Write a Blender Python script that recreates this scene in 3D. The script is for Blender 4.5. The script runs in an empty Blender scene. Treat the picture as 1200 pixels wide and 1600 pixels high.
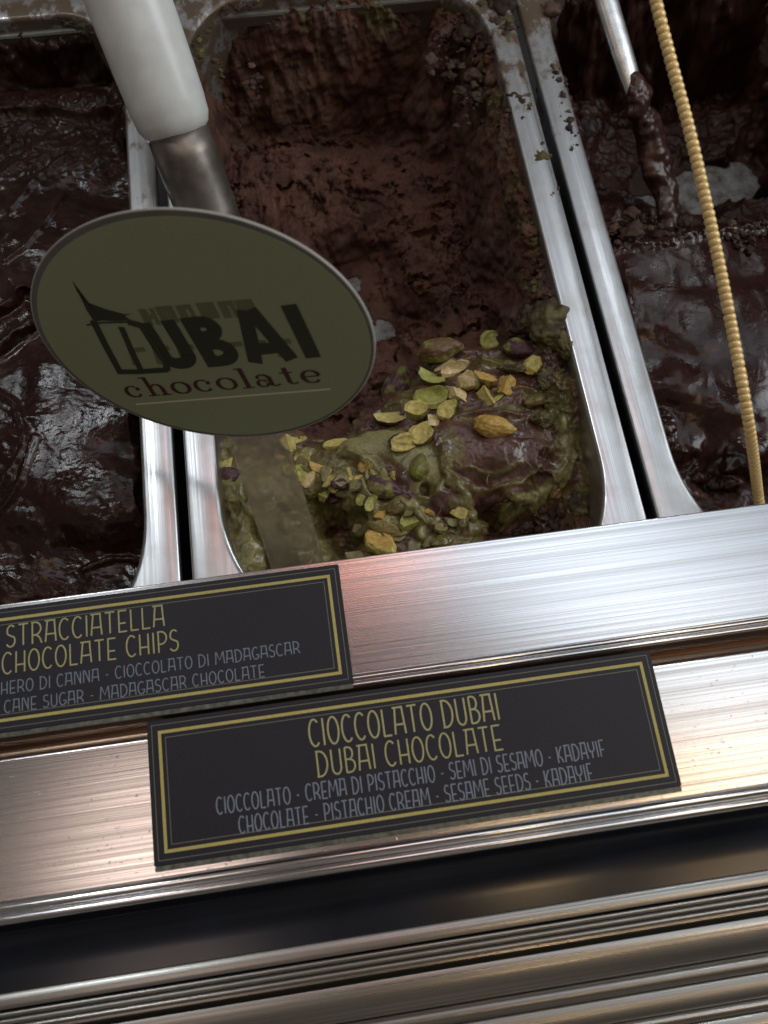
import bpy, math, random
import numpy as np
from mathutils import Vector, Matrix

# ---------------------------------------------------------------- camera, world, lamps
# all plan dimensions below are in centimetres; K turns them into metres
K = 0.01
FPX = 1300.0                      # focal length in pixels of the 1200 x 1600 photograph
VPY = (58.0, -2748.0)
SLOPE = -0.129
_d = np.array([VPY[0]-600, -(VPY[1]-800), -FPX]); _Y = _d/np.linalg.norm(_d)
_a, _b = 1.0, -SLOPE
_c = -(_a*_Y[0]+_b*_Y[1])/_Y[2]
_X = np.array([_a, _b, _c]); _X /= np.linalg.norm(_X)
_Z = np.cross(_X, _Y)
R = np.stack([_X, _Y, _Z])        # world = R @ camera
H0 = 28.5

def ray(px, py):
    return R @ np.array([px-600.0, -(py-800.0), -FPX])/FPX
def _hit0(px, py):
    d = ray(px, py); return d/-d[2]*H0
CX = -(_hit0(285, 800)[0]+_hit0(1017, 800)[0])/2
CY = -_hit0(600, 865)[1]
CAM = np.array([CX, CY, H0])

def at(px, py, z=0.0):
    """the point (cm) at height z that the photograph shows at px, py"""
    d = ray(px, py)
    return CAM + d*((z-H0)/d[2])
def at_depth(px, py, dep):
    return CAM + ray(px, py)*dep

sc = bpy.context.scene
cam_d = bpy.data.cameras.new('camera')
cam = bpy.data.objects.new('camera', cam_d)
sc.collection.objects.link(cam)
M = Matrix(((R[0][0], R[0][1], R[0][2], CAM[0]*K), (R[1][0], R[1][1], R[1][2], CAM[1]*K),
            (R[2][0], R[2][1], R[2][2], CAM[2]*K), (0, 0, 0, 1)))
cam.matrix_world = M
cam_d.sensor_fit = 'VERTICAL'
cam_d.sensor_height = 24.0
cam_d.lens = 24.0*FPX/1600.0
cam_d.clip_start = 0.01
cam_d.clip_end = 50
cam_d.dof.use_dof = True
cam_d.dof.focus_distance = 0.31
cam_d.dof.aperture_fstop = 8.0
sc.camera = cam

w = bpy.data.worlds.new('World'); sc.world = w; w.use_nodes = True
nt = w.node_tree; nt.nodes.clear()
wo = nt.nodes.new('ShaderNodeOutputWorld'); bg = nt.nodes.new('ShaderNodeBackground')
tc = nt.nodes.new('ShaderNodeTexCoord'); nz = nt.nodes.new('ShaderNodeTexNoise')
nz.inputs['Scale'].default_value = 2.6; nz.inputs['Detail'].default_value = 3
cr = nt.nodes.new('ShaderNodeValToRGB')
cr.color_ramp.elements[0].position = 0.38; cr.color_ramp.elements[0].color = (0.035, 0.033, 0.034, 1)
cr.color_ramp.elements[1].position = 0.68; cr.color_ramp.elements[1].color = (0.28, 0.24, 0.20, 1)
nt.links.new(tc.outputs['Generated'], nz.inputs['Vector']); nt.links.new(nz.outputs['Fac'], cr.inputs['Fac'])
nt.links.new(cr.outputs['Color'], bg.inputs['Color']); bg.inputs['Strength'].default_value = 0.75
nt.links.new(bg.outputs['Background'], wo.inputs['Surface'])

def area(name, loc, target, sx, sy, watts, col, shape='RECTANGLE'):
    l = bpy.data.lights.new(name, 'AREA'); l.shape = shape; l.size = sx; l.size_y = sy
    l.energy = watts; l.color = col
    o = bpy.data.objects.new(name, l); sc.collection.objects.link(o)
    o.location = loc
    o.rotation_euler = (Vector(target)-Vector(loc)).to_track_quat('-Z', 'Y').to_euler()
    return o
T0 = (0.0, 0.03, 0.0)
def polar(el, x, r=1.5):
    e = math.radians(el)
    return (x, 0.03+r*math.cos(e), r*math.sin(e))
area('shop_window_light', polar(73, 0.50), T0, 1.45, 0.62, 2.1, (0.78, 0.89, 1.0))
area('rail_fill_strip', (0.42, 0.33, 1.30), (0.1, 0, 0), 1.30, 0.26, 0.85, (0.80, 0.90, 1.0))  # added strip, its spread reflection brightens the upper rail
area('bright_doorway_light', (-0.56, 0.74, 1.30), T0, 0.17, 0.13, 2.6, (0.90, 0.96, 1.0))
area('bright_doorway_light', (0.66, 0.92, 1.28), T0, 0.05, 0.18, 0.9, (0.90, 0.96, 1.0))
area('side_fill_light', (1.45, 0.15, 0.95), T0, 0.9, 0.7, 10.5, (0.92, 0.96, 1.0))  # added fill from the right, outside what the flat metal mirrors
area('red_sign_light', (0.03, 0.47, 1.25), T0, 0.26, 0.06, 0.30, (1.0, 0.28, 0.12))
area('warm_ceiling_lamp', (0.64, -0.17, 1.30), (0.2, -0.1, 0), 0.10, 0.34, 0.62, (1.0, 0.64, 0.30), 'ELLIPSE')
area('warm_ceiling_lamp', (0.24, -0.27, 1.30), (0.1, -0.1, 0), 0.10, 0.10, 0.45, (1.0, 0.68, 0.36), 'ELLIPSE')
area('warm_ceiling_lamp', (-0.40, -0.10, 1.30), (-0.1, -0.1, 0), 0.34, 0.30, 0.55, (1.0, 0.78, 0.68), 'ELLIPSE')

sc.view_settings.view_transform = 'Standard'
sc.view_settings.look = 'None'
sc.view_settings.exposure = 0
sc.view_settings.gamma = 1

# ---------------------------------------------------------------- helpers
rnd = random.Random(4)
COL = sc.collection

def mesh(name, verts, faces, smooth=True, uv=None):
    me = bpy.data.meshes.new(name)
    v = np.asarray(verts, dtype=np.float64)*K
    me.from_pydata([], [], []) if False else None
    if isinstance(faces, np.ndarray):
        n = len(faces); k = faces.shape[1]
        me.vertices.add(len(v)); me.vertices.foreach_set('co', v.astype(np.float32).ravel())
        me.loops.add(n*k); me.loops.foreach_set('vertex_index', faces.astype(np.int32).ravel())
        me.polygons.add(n)
        me.polygons.foreach_set('loop_start', np.arange(0, n*k, k, dtype=np.int32))
        me.polygons.foreach_set('loop_total', np.full(n, k, dtype=np.int32))
        me.update(calc_edges=True); me.validate()
    else:
        me.from_pydata([tuple(p) for p in v], [], faces)
    if smooth:
        me.polygons.foreach_set('use_smooth', [True]*len(me.polygons))
    me.update()
    return me

def obj(name, me, mat=None, parent=None, label=None, cat=None, group=None, kind=None, loc=None):
    o = bpy.data.objects.new(name, me); COL.objects.link(o)
    if mat is not None and not me.materials: me.materials.append(mat)
    if parent is not None: o.parent = parent
    if loc is not None: o.location = [c*K for c in loc]
    tag(o, label, cat, group, kind)
    return o
def tag(o, label=None, cat=None, group=None, kind=None):
    if label: o['label'] = label
    if cat: o['category'] = cat
    if group: o['group'] = group
    if kind: o['kind'] = kind
    return o
def empty(name, label, cat, group=None, loc=(0, 0, 0)):
    o = bpy.data.objects.new(name, None); COL.objects.link(o)
    o.location = [c*K for c in loc]; o.empty_display_size = 0.01
    return tag(o, label, cat, group)

def set_attr(me, name, arr):
    arr = np.asarray(arr, dtype=np.float32)
    if arr.ndim == 1:
        a = me.attributes.new(name, 'FLOAT', 'POINT'); a.data.foreach_set('value', arr)
    else:
        a = me.attributes.new(name, 'FLOAT_COLOR', 'POINT')
        a.data.foreach_set('color', np.concatenate([arr, np.ones((len(arr), 1), np.float32)], 1).ravel())

# numpy noise
def _hash(ix, iy, seed):
    h = (ix.astype(np.int64)*374761393 + iy.astype(np.int64)*668265263 + seed*982451653) & 0xffffffff
    h = ((h ^ (h >> 13))*1274126177) & 0xffffffff
    return (h ^ (h >> 16)) & 0xffff
def perlin(x, y, seed=0):
    ix = np.floor(x); iy = np.floor(y); fx = x-ix; fy = y-iy
    u = fx*fx*fx*(fx*(fx*6-15)+10); v = fy*fy*fy*(fy*(fy*6-15)+10)
    def g(ox, oy):
        a = _hash(ix+ox, iy+oy, seed)*(2*math.pi/65536)
        return np.cos(a)*(fx-ox)+np.sin(a)*(fy-oy)
    return ((g(0, 0)*(1-u)+g(1, 0)*u)*(1-v)+(g(0, 1)*(1-u)+g(1, 1)*u)*v)*1.5
def fbm(x, y, octv=4, seed=0, gain=0.5):
    s = 0; a = 1.0; t = 0
    for k in range(octv):
        s = s+a*perlin(x*2**k, y*2**k, seed+k*17); t += a; a *= gain
    return s/t
def ridged(x, y, octv=4, seed=0, gain=0.5):
    s = 0; a = 1.0; t = 0
    for k in range(octv):
        s = s+a*(1-2*np.abs(perlin(x*2**k, y*2**k, seed+k*31))); t += a; a *= gain
    return s/t
def sstep(a, b, x):
    t = np.clip((x-a)/(b-a), 0, 1); return t*t*(3-2*t)

# ---------------------------------------------------------------- materials
def new_mat(name):
    m = bpy.data.materials.new(name); m.use_nodes = True
    t = m.node_tree; b = t.nodes['Principled BSDF']
    return m, t, b
def N(t, kind, **kw):
    n = t.nodes.new(kind)
    for k, v in kw.items():
        if k in n.inputs: n.inputs[k].default_value = v
        else: setattr(n, k, v)
    return n
def coords(t, scale=(1, 1, 1)):
    c = N(t, 'ShaderNodeTexCoord'); m = N(t, 'ShaderNodeMapping'); m.inputs['Scale'].default_value = scale
    t.links.new(c.outputs['Object'], m.inputs['Vector']); return m.outputs['Vector']
def ramp(t, src, stops):
    r = N(t, 'ShaderNodeValToRGB'); e = r.color_ramp.elements
    while len(e) < len(stops): e.new(0.5)
    for i, (p, c) in enumerate(stops):
        e[i].position = p; e[i].color = (*c, 1) if len(c) == 3 else c
    t.links.new(src, r.inputs['Fac']); return r.outputs['Color']
def bump(t, b, src, dist, strength=1.0, prev=None):
    n = N(t, 'ShaderNodeBump'); n.inputs['Distance'].default_value = dist; n.inputs['Strength'].default_value = strength
    t.links.new(src, n.inputs['Height'])
    if prev is not None: t.links.new(prev, n.inputs['Normal'])
    t.links.new(n.outputs['Normal'], b.inputs['Normal']); return n.outputs['Normal']

def brushed(name, col, rough, axis, streak=0.35, aniso=0.0, tint=None, bumpd=0.00003, speck=0.0, fine=1.0):
    """metal brushed along world axis 'x' or 'y'"""
    m, t, b = new_mat(name)
    b.inputs['Metallic'].default_value = 1.0
    s1 = (5, 3400*fine, 3400*fine) if axis == 'x' else (2600*fine, 8, 2600*fine)
    s2 = (2.5, 850, 850) if axis == 'x' else (500, 6, 500)
    n1 = N(t, 'ShaderNodeTexNoise', Scale=1.0, Detail=3.0); t.links.new(coords(t, s1), n1.inputs['Vector'])
    n2 = N(t, 'ShaderNodeTexNoise', Scale=1.0, Detail=4.0); t.links.new(coords(t, s2), n2.inputs['Vector'])
    mx = N(t, 'ShaderNodeMath', operation='ADD'); t.links.new(n1.outputs['Fac'], mx.inputs[0]); t.links.new(n2.outputs['Fac'], mx.inputs[1])
    hf = N(t, 'ShaderNodeMath', operation='MULTIPLY'); hf.inputs[1].default_value = 0.5; t.links.new(mx.outputs[0], hf.inputs[0])
    lo = [c*(1-streak) for c in col]
    c = ramp(t, hf.outputs[0], [(0.36, lo), (0.60, col)])
    if tint:
        n3 = N(t, 'ShaderNodeTexNoise', Scale=tint[0], Detail=5.0, Roughness=0.6); t.links.new(coords(t), n3.inputs['Vector'])
        f = ramp(t, n3.outputs['Fac'], [(tint[2], (0, 0, 0)), (tint[3], (1, 1, 1))])
        mc = N(t, 'ShaderNodeMix', data_type='RGBA'); t.links.new(f, mc.inputs['Factor'])
        t.links.new(c, mc.inputs['A']); mc.inputs['B'].default_value = (*tint[1], 1); c = mc.outputs['Result']
    t.links.new(c, b.inputs['Base Color'])
    rr = N(t, 'ShaderNodeMapRange'); t.links.new(hf.outputs[0], rr.inputs['Value'])
    rr.inputs['From Min'].default_value = 0.35; rr.inputs['From Max'].default_value = 0.65
    rr.inputs['To Min'].default_value = rough*1.35; rr.inputs['To Max'].default_value = rough*0.8
    t.links.new(rr.outputs['Result'], b.inputs['Roughness'])
    nn = bump(t, b, hf.outputs[0], bumpd)
    if speck:
        n4 = N(t, 'ShaderNodeTexNoise', Scale=900.0, Detail=1.0); t.links.new(coords(t), n4.inputs['Vector'])
        f4 = ramp(t, n4.outputs['Fac'], [(0.72, (0, 0, 0)), (0.80, (1, 1, 1))])
        bump(t, b, f4, speck, prev=nn)
    if aniso:
        b.inputs['Anisotropic'].default_value = aniso
        tg = N(t, 'ShaderNodeTangent', direction_type='UV_MAP'); t.links.new(tg.outputs['Tangent'], b.inputs['Tangent'])
    return m

def gelato_mat(name, bump_fine=0.00012, rough_dry=0.75, rough_wet=0.22, fine_scale=900, spec=0.32):
    m, t, b = new_mat(name)
    a = N(t, 'ShaderNodeAttribute', attribute_name='Col'); wt = N(t, 'ShaderNodeAttribute', attribute_name='wet')
    n0 = N(t, 'ShaderNodeTexNoise', Scale=fine_scale, Detail=4.0, Roughness=0.6); t.links.new(coords(t), n0.inputs['Vector'])
    v = N(t, 'ShaderNodeMapRange'); t.links.new(n0.outputs['Fac'], v.inputs['Value'])
    v.inputs['From Min'].default_value = 0.3; v.inputs['From Max'].default_value = 0.7
    v.inputs['To Min'].default_value = 0.75; v.inputs['To Max'].default_value = 1.3
    mm = N(t, 'ShaderNodeVectorMath', operation='SCALE'); t.links.new(a.outputs['Color'], mm.inputs[0]); t.links.new(v.outputs['Result'], mm.inputs['Scale'])
    t.links.new(mm.outputs[0], b.inputs['Base Color'])
    n1 = N(t, 'ShaderNodeTexNoise', Scale=120.0, Detail=3.0); t.links.new(coords(t), n1.inputs['Vector'])
    ad = N(t, 'ShaderNodeMath', operation='MULTIPLY_ADD'); t.links.new(n1.outputs['Fac'], ad.inputs[0]); ad.inputs[1].default_value = 0.7; ad.inputs[2].default_value = -0.35
    sm = N(t, 'ShaderNodeMath', operation='ADD', use_clamp=True); t.links.new(wt.outputs['Fac'], sm.inputs[0]); t.links.new(ad.outputs[0], sm.inputs[1])
    rr = N(t, 'ShaderNodeMapRange'); t.links.new(sm.outputs[0], rr.inputs['Value'])
    rr.inputs['To Min'].default_value = rough_dry; rr.inputs['To Max'].default_value = rough_wet
    t.links.new(rr.outputs['Result'], b.inputs['Roughness'])
    sp = N(t, 'ShaderNodeMapRange'); t.links.new(sm.outputs[0], sp.inputs['Value'])
    sp.inputs['To Min'].default_value = 0.15; sp.inputs['To Max'].default_value = spec
    t.links.new(sp.outputs['Result'], b.inputs['Specular IOR Level'])
    bump(t, b, n0.outputs['Fac'], bump_fine)
    return m

def plain(name, col, rough=0.5, metal=0.0, noise=0.0, nscale=300, bumpd=0.0, spec=0.5):
    m, t, b = new_mat(name)
    b.inputs['Roughness'].default_value = rough; b.inputs['Metallic'].default_value = metal
    b.inputs['Specular IOR Level'].default_value = spec
    b.inputs['Base Color'].default_value = (*col, 1)
    if noise or bumpd:
        n = N(t, 'ShaderNodeTexNoise', Scale=nscale, Detail=4.0); t.links.new(coords(t), n.inputs['Vector'])
        if noise:
            t.links.new(ramp(t, n.outputs['Fac'], [(0.3, [c*(1-noise) for c in col]), (0.7, [min(1, c*(1+noise)) for c in col])]), b.inputs['Base Color'])
        if bumpd: bump(t, b, n.outputs['Fac'], bumpd)
    return m

def smear(m, y0, y1):
    """dried gelato film on the rims, thicker towards the back of the case"""
    t = m.node_tree; b = t.nodes['Principled BSDF']; base = b.inputs['Base Color'].links[0].from_socket
    c = N(t, 'ShaderNodeTexCoord'); sx = N(t, 'ShaderNodeSeparateXYZ'); t.links.new(c.outputs['Object'], sx.inputs[0])
    mr = N(t, 'ShaderNodeMapRange'); t.links.new(sx.outputs['Y'], mr.inputs['Value']); mr.inputs['From Min'].default_value = y0; mr.inputs['From Max'].default_value = y1
    mr.inputs['To Min'].default_value = -0.25; mr.inputs['To Max'].default_value = 0.12
    n = N(t, 'ShaderNodeTexNoise', Scale=95.0, Detail=6.0, Roughness=0.65); t.links.new(coords(t, (1.0, 0.6, 1.0)), n.inputs['Vector'])
    ad = N(t, 'ShaderNodeMath', operation='ADD'); t.links.new(n.outputs['Fac'], ad.inputs[0]); t.links.new(mr.outputs['Result'], ad.inputs[1])
    f = ramp(t, ad.outputs[0], [(0.50, (0, 0, 0)), (0.62, (1, 1, 1))])
    mx = N(t, 'ShaderNodeMix', data_type='RGBA'); t.links.new(f, mx.inputs['Factor']); t.links.new(base, mx.inputs['A']); mx.inputs['B'].default_value = (0.13, 0.095, 0.065, 1)
    t.links.new(mx.outputs['Result'], b.inputs['Base Color'])
    iv = N(t, 'ShaderNodeMapRange'); t.links.new(f, iv.inputs['Value']); iv.inputs['To Min'].default_value = 1.0; iv.inputs['To Max'].default_value = 0.25
    t.links.new(iv.outputs['Result'], b.inputs['Metallic'])
M_PAN = brushed('pan_steel', (0.70, 0.72, 0.74), 0.33, 'y', streak=0.28, tint=(60, (0.50, 0.49, 0.47), 0.45, 0.75))
smear(M_PAN, 0.12, 0.26)
M_RAILA = brushed('rail_aluminium', (0.86, 0.86, 0.88), 0.20, 'x', streak=0.34, aniso=0.45, bumpd=0.000028)
M_RAILB = brushed('rail_aluminium_specked', (0.80, 0.78, 0.77), 0.20, 'x', streak=0.42, aniso=0.0, bumpd=0.000022, speck=0.0001)
M_LIP = brushed('polished_lip', (0.85, 0.85, 0.86), 0.13, 'x', streak=0.25, bumpd=0.00001)
M_TRIM = brushed('dull_trim_metal', (0.42, 0.405, 0.375), 0.30, 'x', streak=0.45, aniso=0.3, bumpd=0.00003)
M_FASCIA = plain('black_fascia', (0.006, 0.009, 0.016), 0.20, noise=0.4, nscale=40, spec=0.5)
M_DARK = plain('dark_cabinet', (0.012, 0.012, 0.011), 0.6, noise=0.4, nscale=60)
M_SUPPORT = brushed('support_steel', (0.42, 0.41, 0.37), 0.4, 'x', streak=0.3)
M_GEL = gelato_mat('scooped_gelato', bump_fine=0.00010, rough_wet=0.18, spec=0.6)
M_GLOSS = gelato_mat('glossy_dark_gelato', bump_fine=0.00008, rough_dry=0.40, rough_wet=0.09, fine_scale=1250, spec=0.45)
M_WHITE = plain('white_plastic', (0.78, 0.82, 0.81), 0.30, noise=0.09, nscale=90, bumpd=0.00002)
M_STEEL = plain('spatula_steel', (0.50, 0.51, 0.52), 0.38, metal=1.0, noise=0.25, nscale=150, bumpd=0.00004)
M_CARD = plain('black_card', (0.016, 0.016, 0.024), 0.48, noise=0.30, nscale=1500, bumpd=0.00002, spec=0.35)
M_EDGE = plain('card_edge', (0.05, 0.05, 0.045), 0.7, noise=0.6, nscale=900)
M_YEL = plain('gold_ink', (0.50, 0.43, 0.13), 0.5, noise=0.12, nscale=1200)
M_LINE = plain('thin_olive_ink', (0.17, 0.18, 0.13), 0.5)
M_TITLE = plain('title_ink', (0.42, 0.39, 0.18), 0.5, noise=0.12, nscale=1200)
M_SMALL = plain('small_print_ink', (0.20, 0.235, 0.29), 0.5, noise=0.15, nscale=1200)

M_FLOOR = plain('frosted_pan_floor', (0.24, 0.255, 0.26), 0.6, metal=0.3, noise=0.35, nscale=260, bumpd=0.00015)
_t = M_FLOOR.node_tree; _n = N(_t, 'ShaderNodeTexNoise', Scale=110.0, Detail=6.0, Roughness=0.7); _t.links.new(coords(_t), _n.inputs['Vector'])
_t.links.new(ramp(_t, _n.outputs['Fac'], [(0.36, (0.06, 0.035, 0.028)), (0.50, (0.17, 0.17, 0.165)), (0.68, (0.29, 0.31, 0.32))]), _t.nodes['Principled BSDF'].inputs['Base Color'])
# ---------------------------------------------------------------- solids
def extrude_profile(pts, x0, x1, nx=2, uvs=False):
    """pts: list of (y, z); sheet extruded along x"""
    xs = np.linspace(x0, x1, nx); n = len(pts)
    V = [(x, p[0], p[1]) for x in xs for p in pts]
    F = []
    for i in range(nx-1):
        for j in range(n-1):
            a = i*n+j; F.append((a, a+1, a+n+1, a+n))
    return V, F
def add_uv_across(me):
    """UV whose U runs across the brushing (world y), for the anisotropic highlight"""
    uv = me.uv_layers.new(name='UVMap')
    co = np.zeros(len(me.vertices)*3, np.float32); me.vertices.foreach_get('co', co); co = co.reshape(-1, 3)
    li = np.zeros(len(me.loops), np.int32); me.loops.foreach_get('vertex_index', li)
    c = co[li]
    uv.data.foreach_set('uv', np.stack([c[:, 1]-c[:, 2], c[:, 0]], 1).astype(np.float32).ravel())

def box_mesh(name, x0, x1, y0, y1, z0, z1, bev=0.0):
    import bmesh
    bm = bmesh.new()
    bmesh.ops.create_cube(bm, size=1.0)
    for v in bm.verts:
        v.co = Vector(((x0+x1)/2+v.co.x*(x1-x0), (y0+y1)/2+v.co.y*(y1-y0), (z0+z1)/2+v.co.z*(z1-z0)))*K
    if bev: bmesh.ops.bevel(bm, geom=bm.edges[:], offset=bev*K, segments=2, affect='EDGES')
    me = bpy.data.meshes.new(name); bm.to_mesh(me); bm.free(); return me

def frame_from(axis, up=(0, 0, 1)):
    a = np.array(axis, float); a /= np.linalg.norm(a)
    s = np.cross(up, a); s /= np.linalg.norm(s); u = np.cross(a, s)
    return a, s, u
def tube(path, radii, nseg=24, flat=1.0, cap=True, jitter=0, seed=0):
    """round rod through path points (cm) with a radius for each"""
    P = np.array(path, float); n = len(P)
    T = np.gradient(P, axis=0); V = []
    for i in range(n):
        a, s, u = frame_from(T[i], (0.1, 0.2, 1))
        for k in range(nseg):
            th = 2*math.pi*k/nseg
            r = radii[i]
            V.append(P[i]+s*math.cos(th)*r+u*math.sin(th)*r*flat)
    F = []
    for i in range(n-1):
        for k in range(nseg):
            k2 = (k+1) % nseg
            F.append((i*nseg+k, i*nseg+k2, (i+1)*nseg+k2, (i+1)*nseg+k))
    if cap:
        F.append(tuple(range(nseg-1, -1, -1))); F.append(tuple((n-1)*nseg+k for k in range(nseg)))
    return V, F
def smooth_path(pts, n):
    """Catmull-Rom through pts"""
    P = np.array(pts, float); m = len(P)
    P = np.vstack([2*P[0]-P[1], P, 2*P[-1]-P[-2]])
    out = []
    for t in np.linspace(0, m-1-1e-6, n):
        i = int(t); f = t-i; a, b, c, d = P[i], P[i+1], P[i+2], P[i+3]
        out.append(0.5*((2*b)+(-a+c)*f+(2*a-5*b+4*c-d)*f*f+(-a+3*b-3*c+d)*f**3))
    return np.array(out)

_ICO = {}
def ico(sub):
    if sub not in _ICO:
        import bmesh
        bm = bmesh.new(); bmesh.ops.create_icosphere(bm, subdivisions=sub, radius=1.0)
        V = np.array([v.co[:] for v in bm.verts]); F = np.array([[v.index for v in f.verts] for f in bm.faces]); bm.free()
        _ICO[sub] = (V, F)
    return _ICO[sub]
ROT3 = np.array(Matrix.Rotation(0.7, 3, 'X') @ Matrix.Rotation(0.9, 3, 'Y') @ Matrix.Rotation(0.5, 3, 'Z'))
def noise3(V, freq, seed, octv=3):
    """cheap 3-D noise out of three tilted planes"""
    V = V@ROT3
    return (fbm(V[:, 0]*freq+seed, V[:, 1]*freq+3.1, octv, seed)+fbm(V[:, 1]*freq+7.7, V[:, 2]*freq+seed, octv, seed+5)
            + fbm(V[:, 2]*freq+1.3, V[:, 0]*freq+9.9, octv, seed+11))/1.6
def blob(dims, seed, amp=0.3, freq=1.6, sub=4, octv=4):
    V, F = ico(sub); V = V.copy()
    V *= (1+amp*noise3(V, freq, seed, octv))[:, None]
    return V*np.array(dims), F

# ---------------------------------------------------------------- cabinet (setting)
cab = obj('cabinet_floor', box_mesh('cabinet_floor', -60, 60, -30, 60, -12.5, -12), M_DARK, kind='structure')

# ---------------------------------------------------------------- steel pans
def loop_pts(hx, y0, y1, rx, ry, n=14, ex=2.0):
    """rounded rectangle, counter-clockwise, corner reach rx by ry"""
    out = []
    for cx, cy, a0 in ((hx-rx, y1-ry, 0), (-hx+rx, y1-ry, 90), (-hx+rx, y0+ry, 180), (hx-rx, y0+ry, 270)):
        for k in range(n+1):
            a = math.radians(a0+90*k/n)
            c, s = math.cos(a), math.sin(a)
            e = 2/ex
            out.append((cx+rx*math.copysign(abs(c)**e, c), cy+ry*math.copysign(abs(s)**e, s)))
    return out
PY0, PY1 = -2.9, 29.2           # outer front and back of a pan
def build_pan():
    L = []   # loops of (inset, z, corner reach)
    def lp(ins, z, r, ry): L.append([(x, y, z) for x, y in loop_pts(8.3-ins, PY0+ins, PY1-ins, r, ry)])
    lp(0.06, -0.55, 0.9, 0.9); lp(0.0, -0.40, 0.9, 0.9); lp(0.0, -0.10, 0.9, 0.9); lp(0.03, -0.03, 0.9, 0.9); lp(0.10, 0.0, 0.9, 0.9)
    lp(0.55, 0.0, 1.8, 2.4); lp(1.06, 0.0, 2.9, 4.4); lp(1.13, -0.02, 2.9, 4.4); lp(1.19, -0.08, 2.9, 4.4); lp(1.22, -0.18, 2.9, 4.4)
    lp(1.30, -1.5, 2.9, 4.2); lp(1.50, -5.0, 2.8, 3.8); lp(1.62, -7.2, 2.7, 3.4); lp(1.8, -7.8, 2.6, 3.2); lp(2.2, -8.0, 2.4, 2.8); lp(4.5, -8.0, 1.2, 1.5); lp(6.5, -8.0, .6, .8)
    n = len(L[0]); V = [p for l in L for p in l]; F = []
    for i in range(len(L)-1):
        for k in range(n):
            k2 = (k+1) % n; F.append((i*n+k, i*n+k2, (i+1)*n+k2, (i+1)*n+k))
    F.append(tuple((len(L)-1)*n+k for k in range(n)))
    me = mesh('gelato_pan', V, F)
    me.materials.append(M_PAN); me.materials.append(M_FLOOR)
    for p in me.polygons:
        if p.center.z < -0.077: p.material_index = 1
    return me
pan_me = build_pan()
PXC = (-17.0, 0.0, 17.0)
pl = ['left steel gelato pan under the oval sign, holding glossy dark chocolate', 'middle steel gelato pan holding scooped chocolate with pistachio nuts',
      'right steel gelato pan under the gold beaded cord, its steel bottom showing']
for i, x in enumerate(PXC):
    obj('gelato_pan', pan_me, M_PAN, label=pl[i], cat='pan', group='steel gelato pans set side by side', loc=(x, 0, 0))

# rail the pans rest on at the back
obj('support_rail', box_mesh('support_rail', -40, 40, 27.6, 30.5, -1.2, -0.60, 0.05), M_SUPPORT,
    label='grey metal support rail under the back rims of the pans', cat='rail')

# ---------------------------------------------------------------- front rails and mouldings
def ypix(py, z): return at(600, py, z)[1]
ZB = 0.6
def lip(y, z, r, n=8, a0=180, a1=0):
    return [(y+r*math.cos(math.radians(a0+(a1-a0)*k/n)), z+r*math.sin(math.radians(a0+(a1-a0)*k/n))) for k in range(n+1)]
XW = 48
def sheet(name, pts, mat, parent=None, uv=False, **kw):
    V, F = extrude_profile(pts, -XW, XW, 2)
    F = [tuple(reversed(f)) for f in F]
    me = mesh(name, V, F)
    me.set_sharp_from_angle(angle=math.radians(35))
    if uv: add_uv_across(me)
    return obj(name, me, mat, parent, **kw)
def rail(label, ytop, ybot, ylip, z, matf, y_after):
    root = empty('label_rail', label, 'rail', 'aluminium rails that hold the flavour cards', (0, ytop, 0))
    def rel(p): return [(y-ytop, zz) for y, zz in p]
    sheet('rail_face', rel([(ytop-0.0, z-0.9), (ytop, z-0.05), (ytop-0.015, z-0.015), (ytop-0.05, z), (ytop-0.06, z), (ybot+0.01, z), (ybot, z)]), matf, root, uv=True)
    wl = (ybot-ylip)
    r = wl/4
    pts = [(ybot, z-0.003), (ybot-0.03, z-0.10)]
    pts += [(ybot-0.05-wl*0.0, z-0.06)]
    pts += lip(ybot-0.06-r, z+0.02, r, 8, 0, 180)[0:9]
    pts += lip(ybot-0.06-3*r, z+0.0, r*0.95, 8, 0, 180)
    pts += [(ylip-0.10, z-0.25), (ylip-0.10, z-0.9)]
    sheet('rail_lip', rel(pts), M_LIP, root, uv=True)
    return root
yb = {p: ypix(p, ZB) for p in (865, 1046, 1066, 1101, 1316, 1350)}
rail('upper brushed aluminium rail running along the front of the pans', yb[865], yb[1046], yb[1066], ZB, M_RAILA, None)
rail('lower brushed aluminium rail with warm lamp glints, above the black fascia', yb[1101], yb[1316], yb[1350], ZB, M_RAILB, None)
# groove between the two rails
trim = empty('counter_front', 'black fascia and ribbed metal mouldings below the lower label rail', 'counter front', loc=(0, -8, 0))
def prel(p): return [(y+8, z) for y, z in p]
sheet('groove_strip', prel([(yb[1066]-0.09, 0.05), (yb[1066]-0.30, 0.15), (yb[1066]-0.42, 0.30), (yb[1066]-0.52, 0.28), (yb[1101]+0.02, 0.1)]),
      brushed('bronze_groove', (0.30, 0.20, 0.14), 0.25, 'x', streak=0.5, bumpd=0.00002), trim)
z = -0.6
F0, F1 = yb[1350]-0.12, ypix(1455, -1.0)
sheet('fascia', prel([(F0+0.05, 0.4), (F0, -0.2), (F0-0.12, -0.60), (F0-0.35, -0.84), (F0-0.8, -0.95), ((F0+F1)/2, -0.985), (F1+0.5, -0.99), (F1, -0.97)]), M_FASCIA, trim)
a = ypix(1455, -1.0); b_ = ypix(1481, -0.9)
sheet('moulding', prel([(a-0.01, -1.15), (a-0.01, -0.97), (a-0.06, -0.93), (b_+0.1, -0.88), (b_, -0.9)]), M_TRIM, trim, uv=True)
r1 = ypix(1484, -0.85); r2 = ypix(1516, -0.85)
pp = []
ww = (r1-r2)/3
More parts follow.
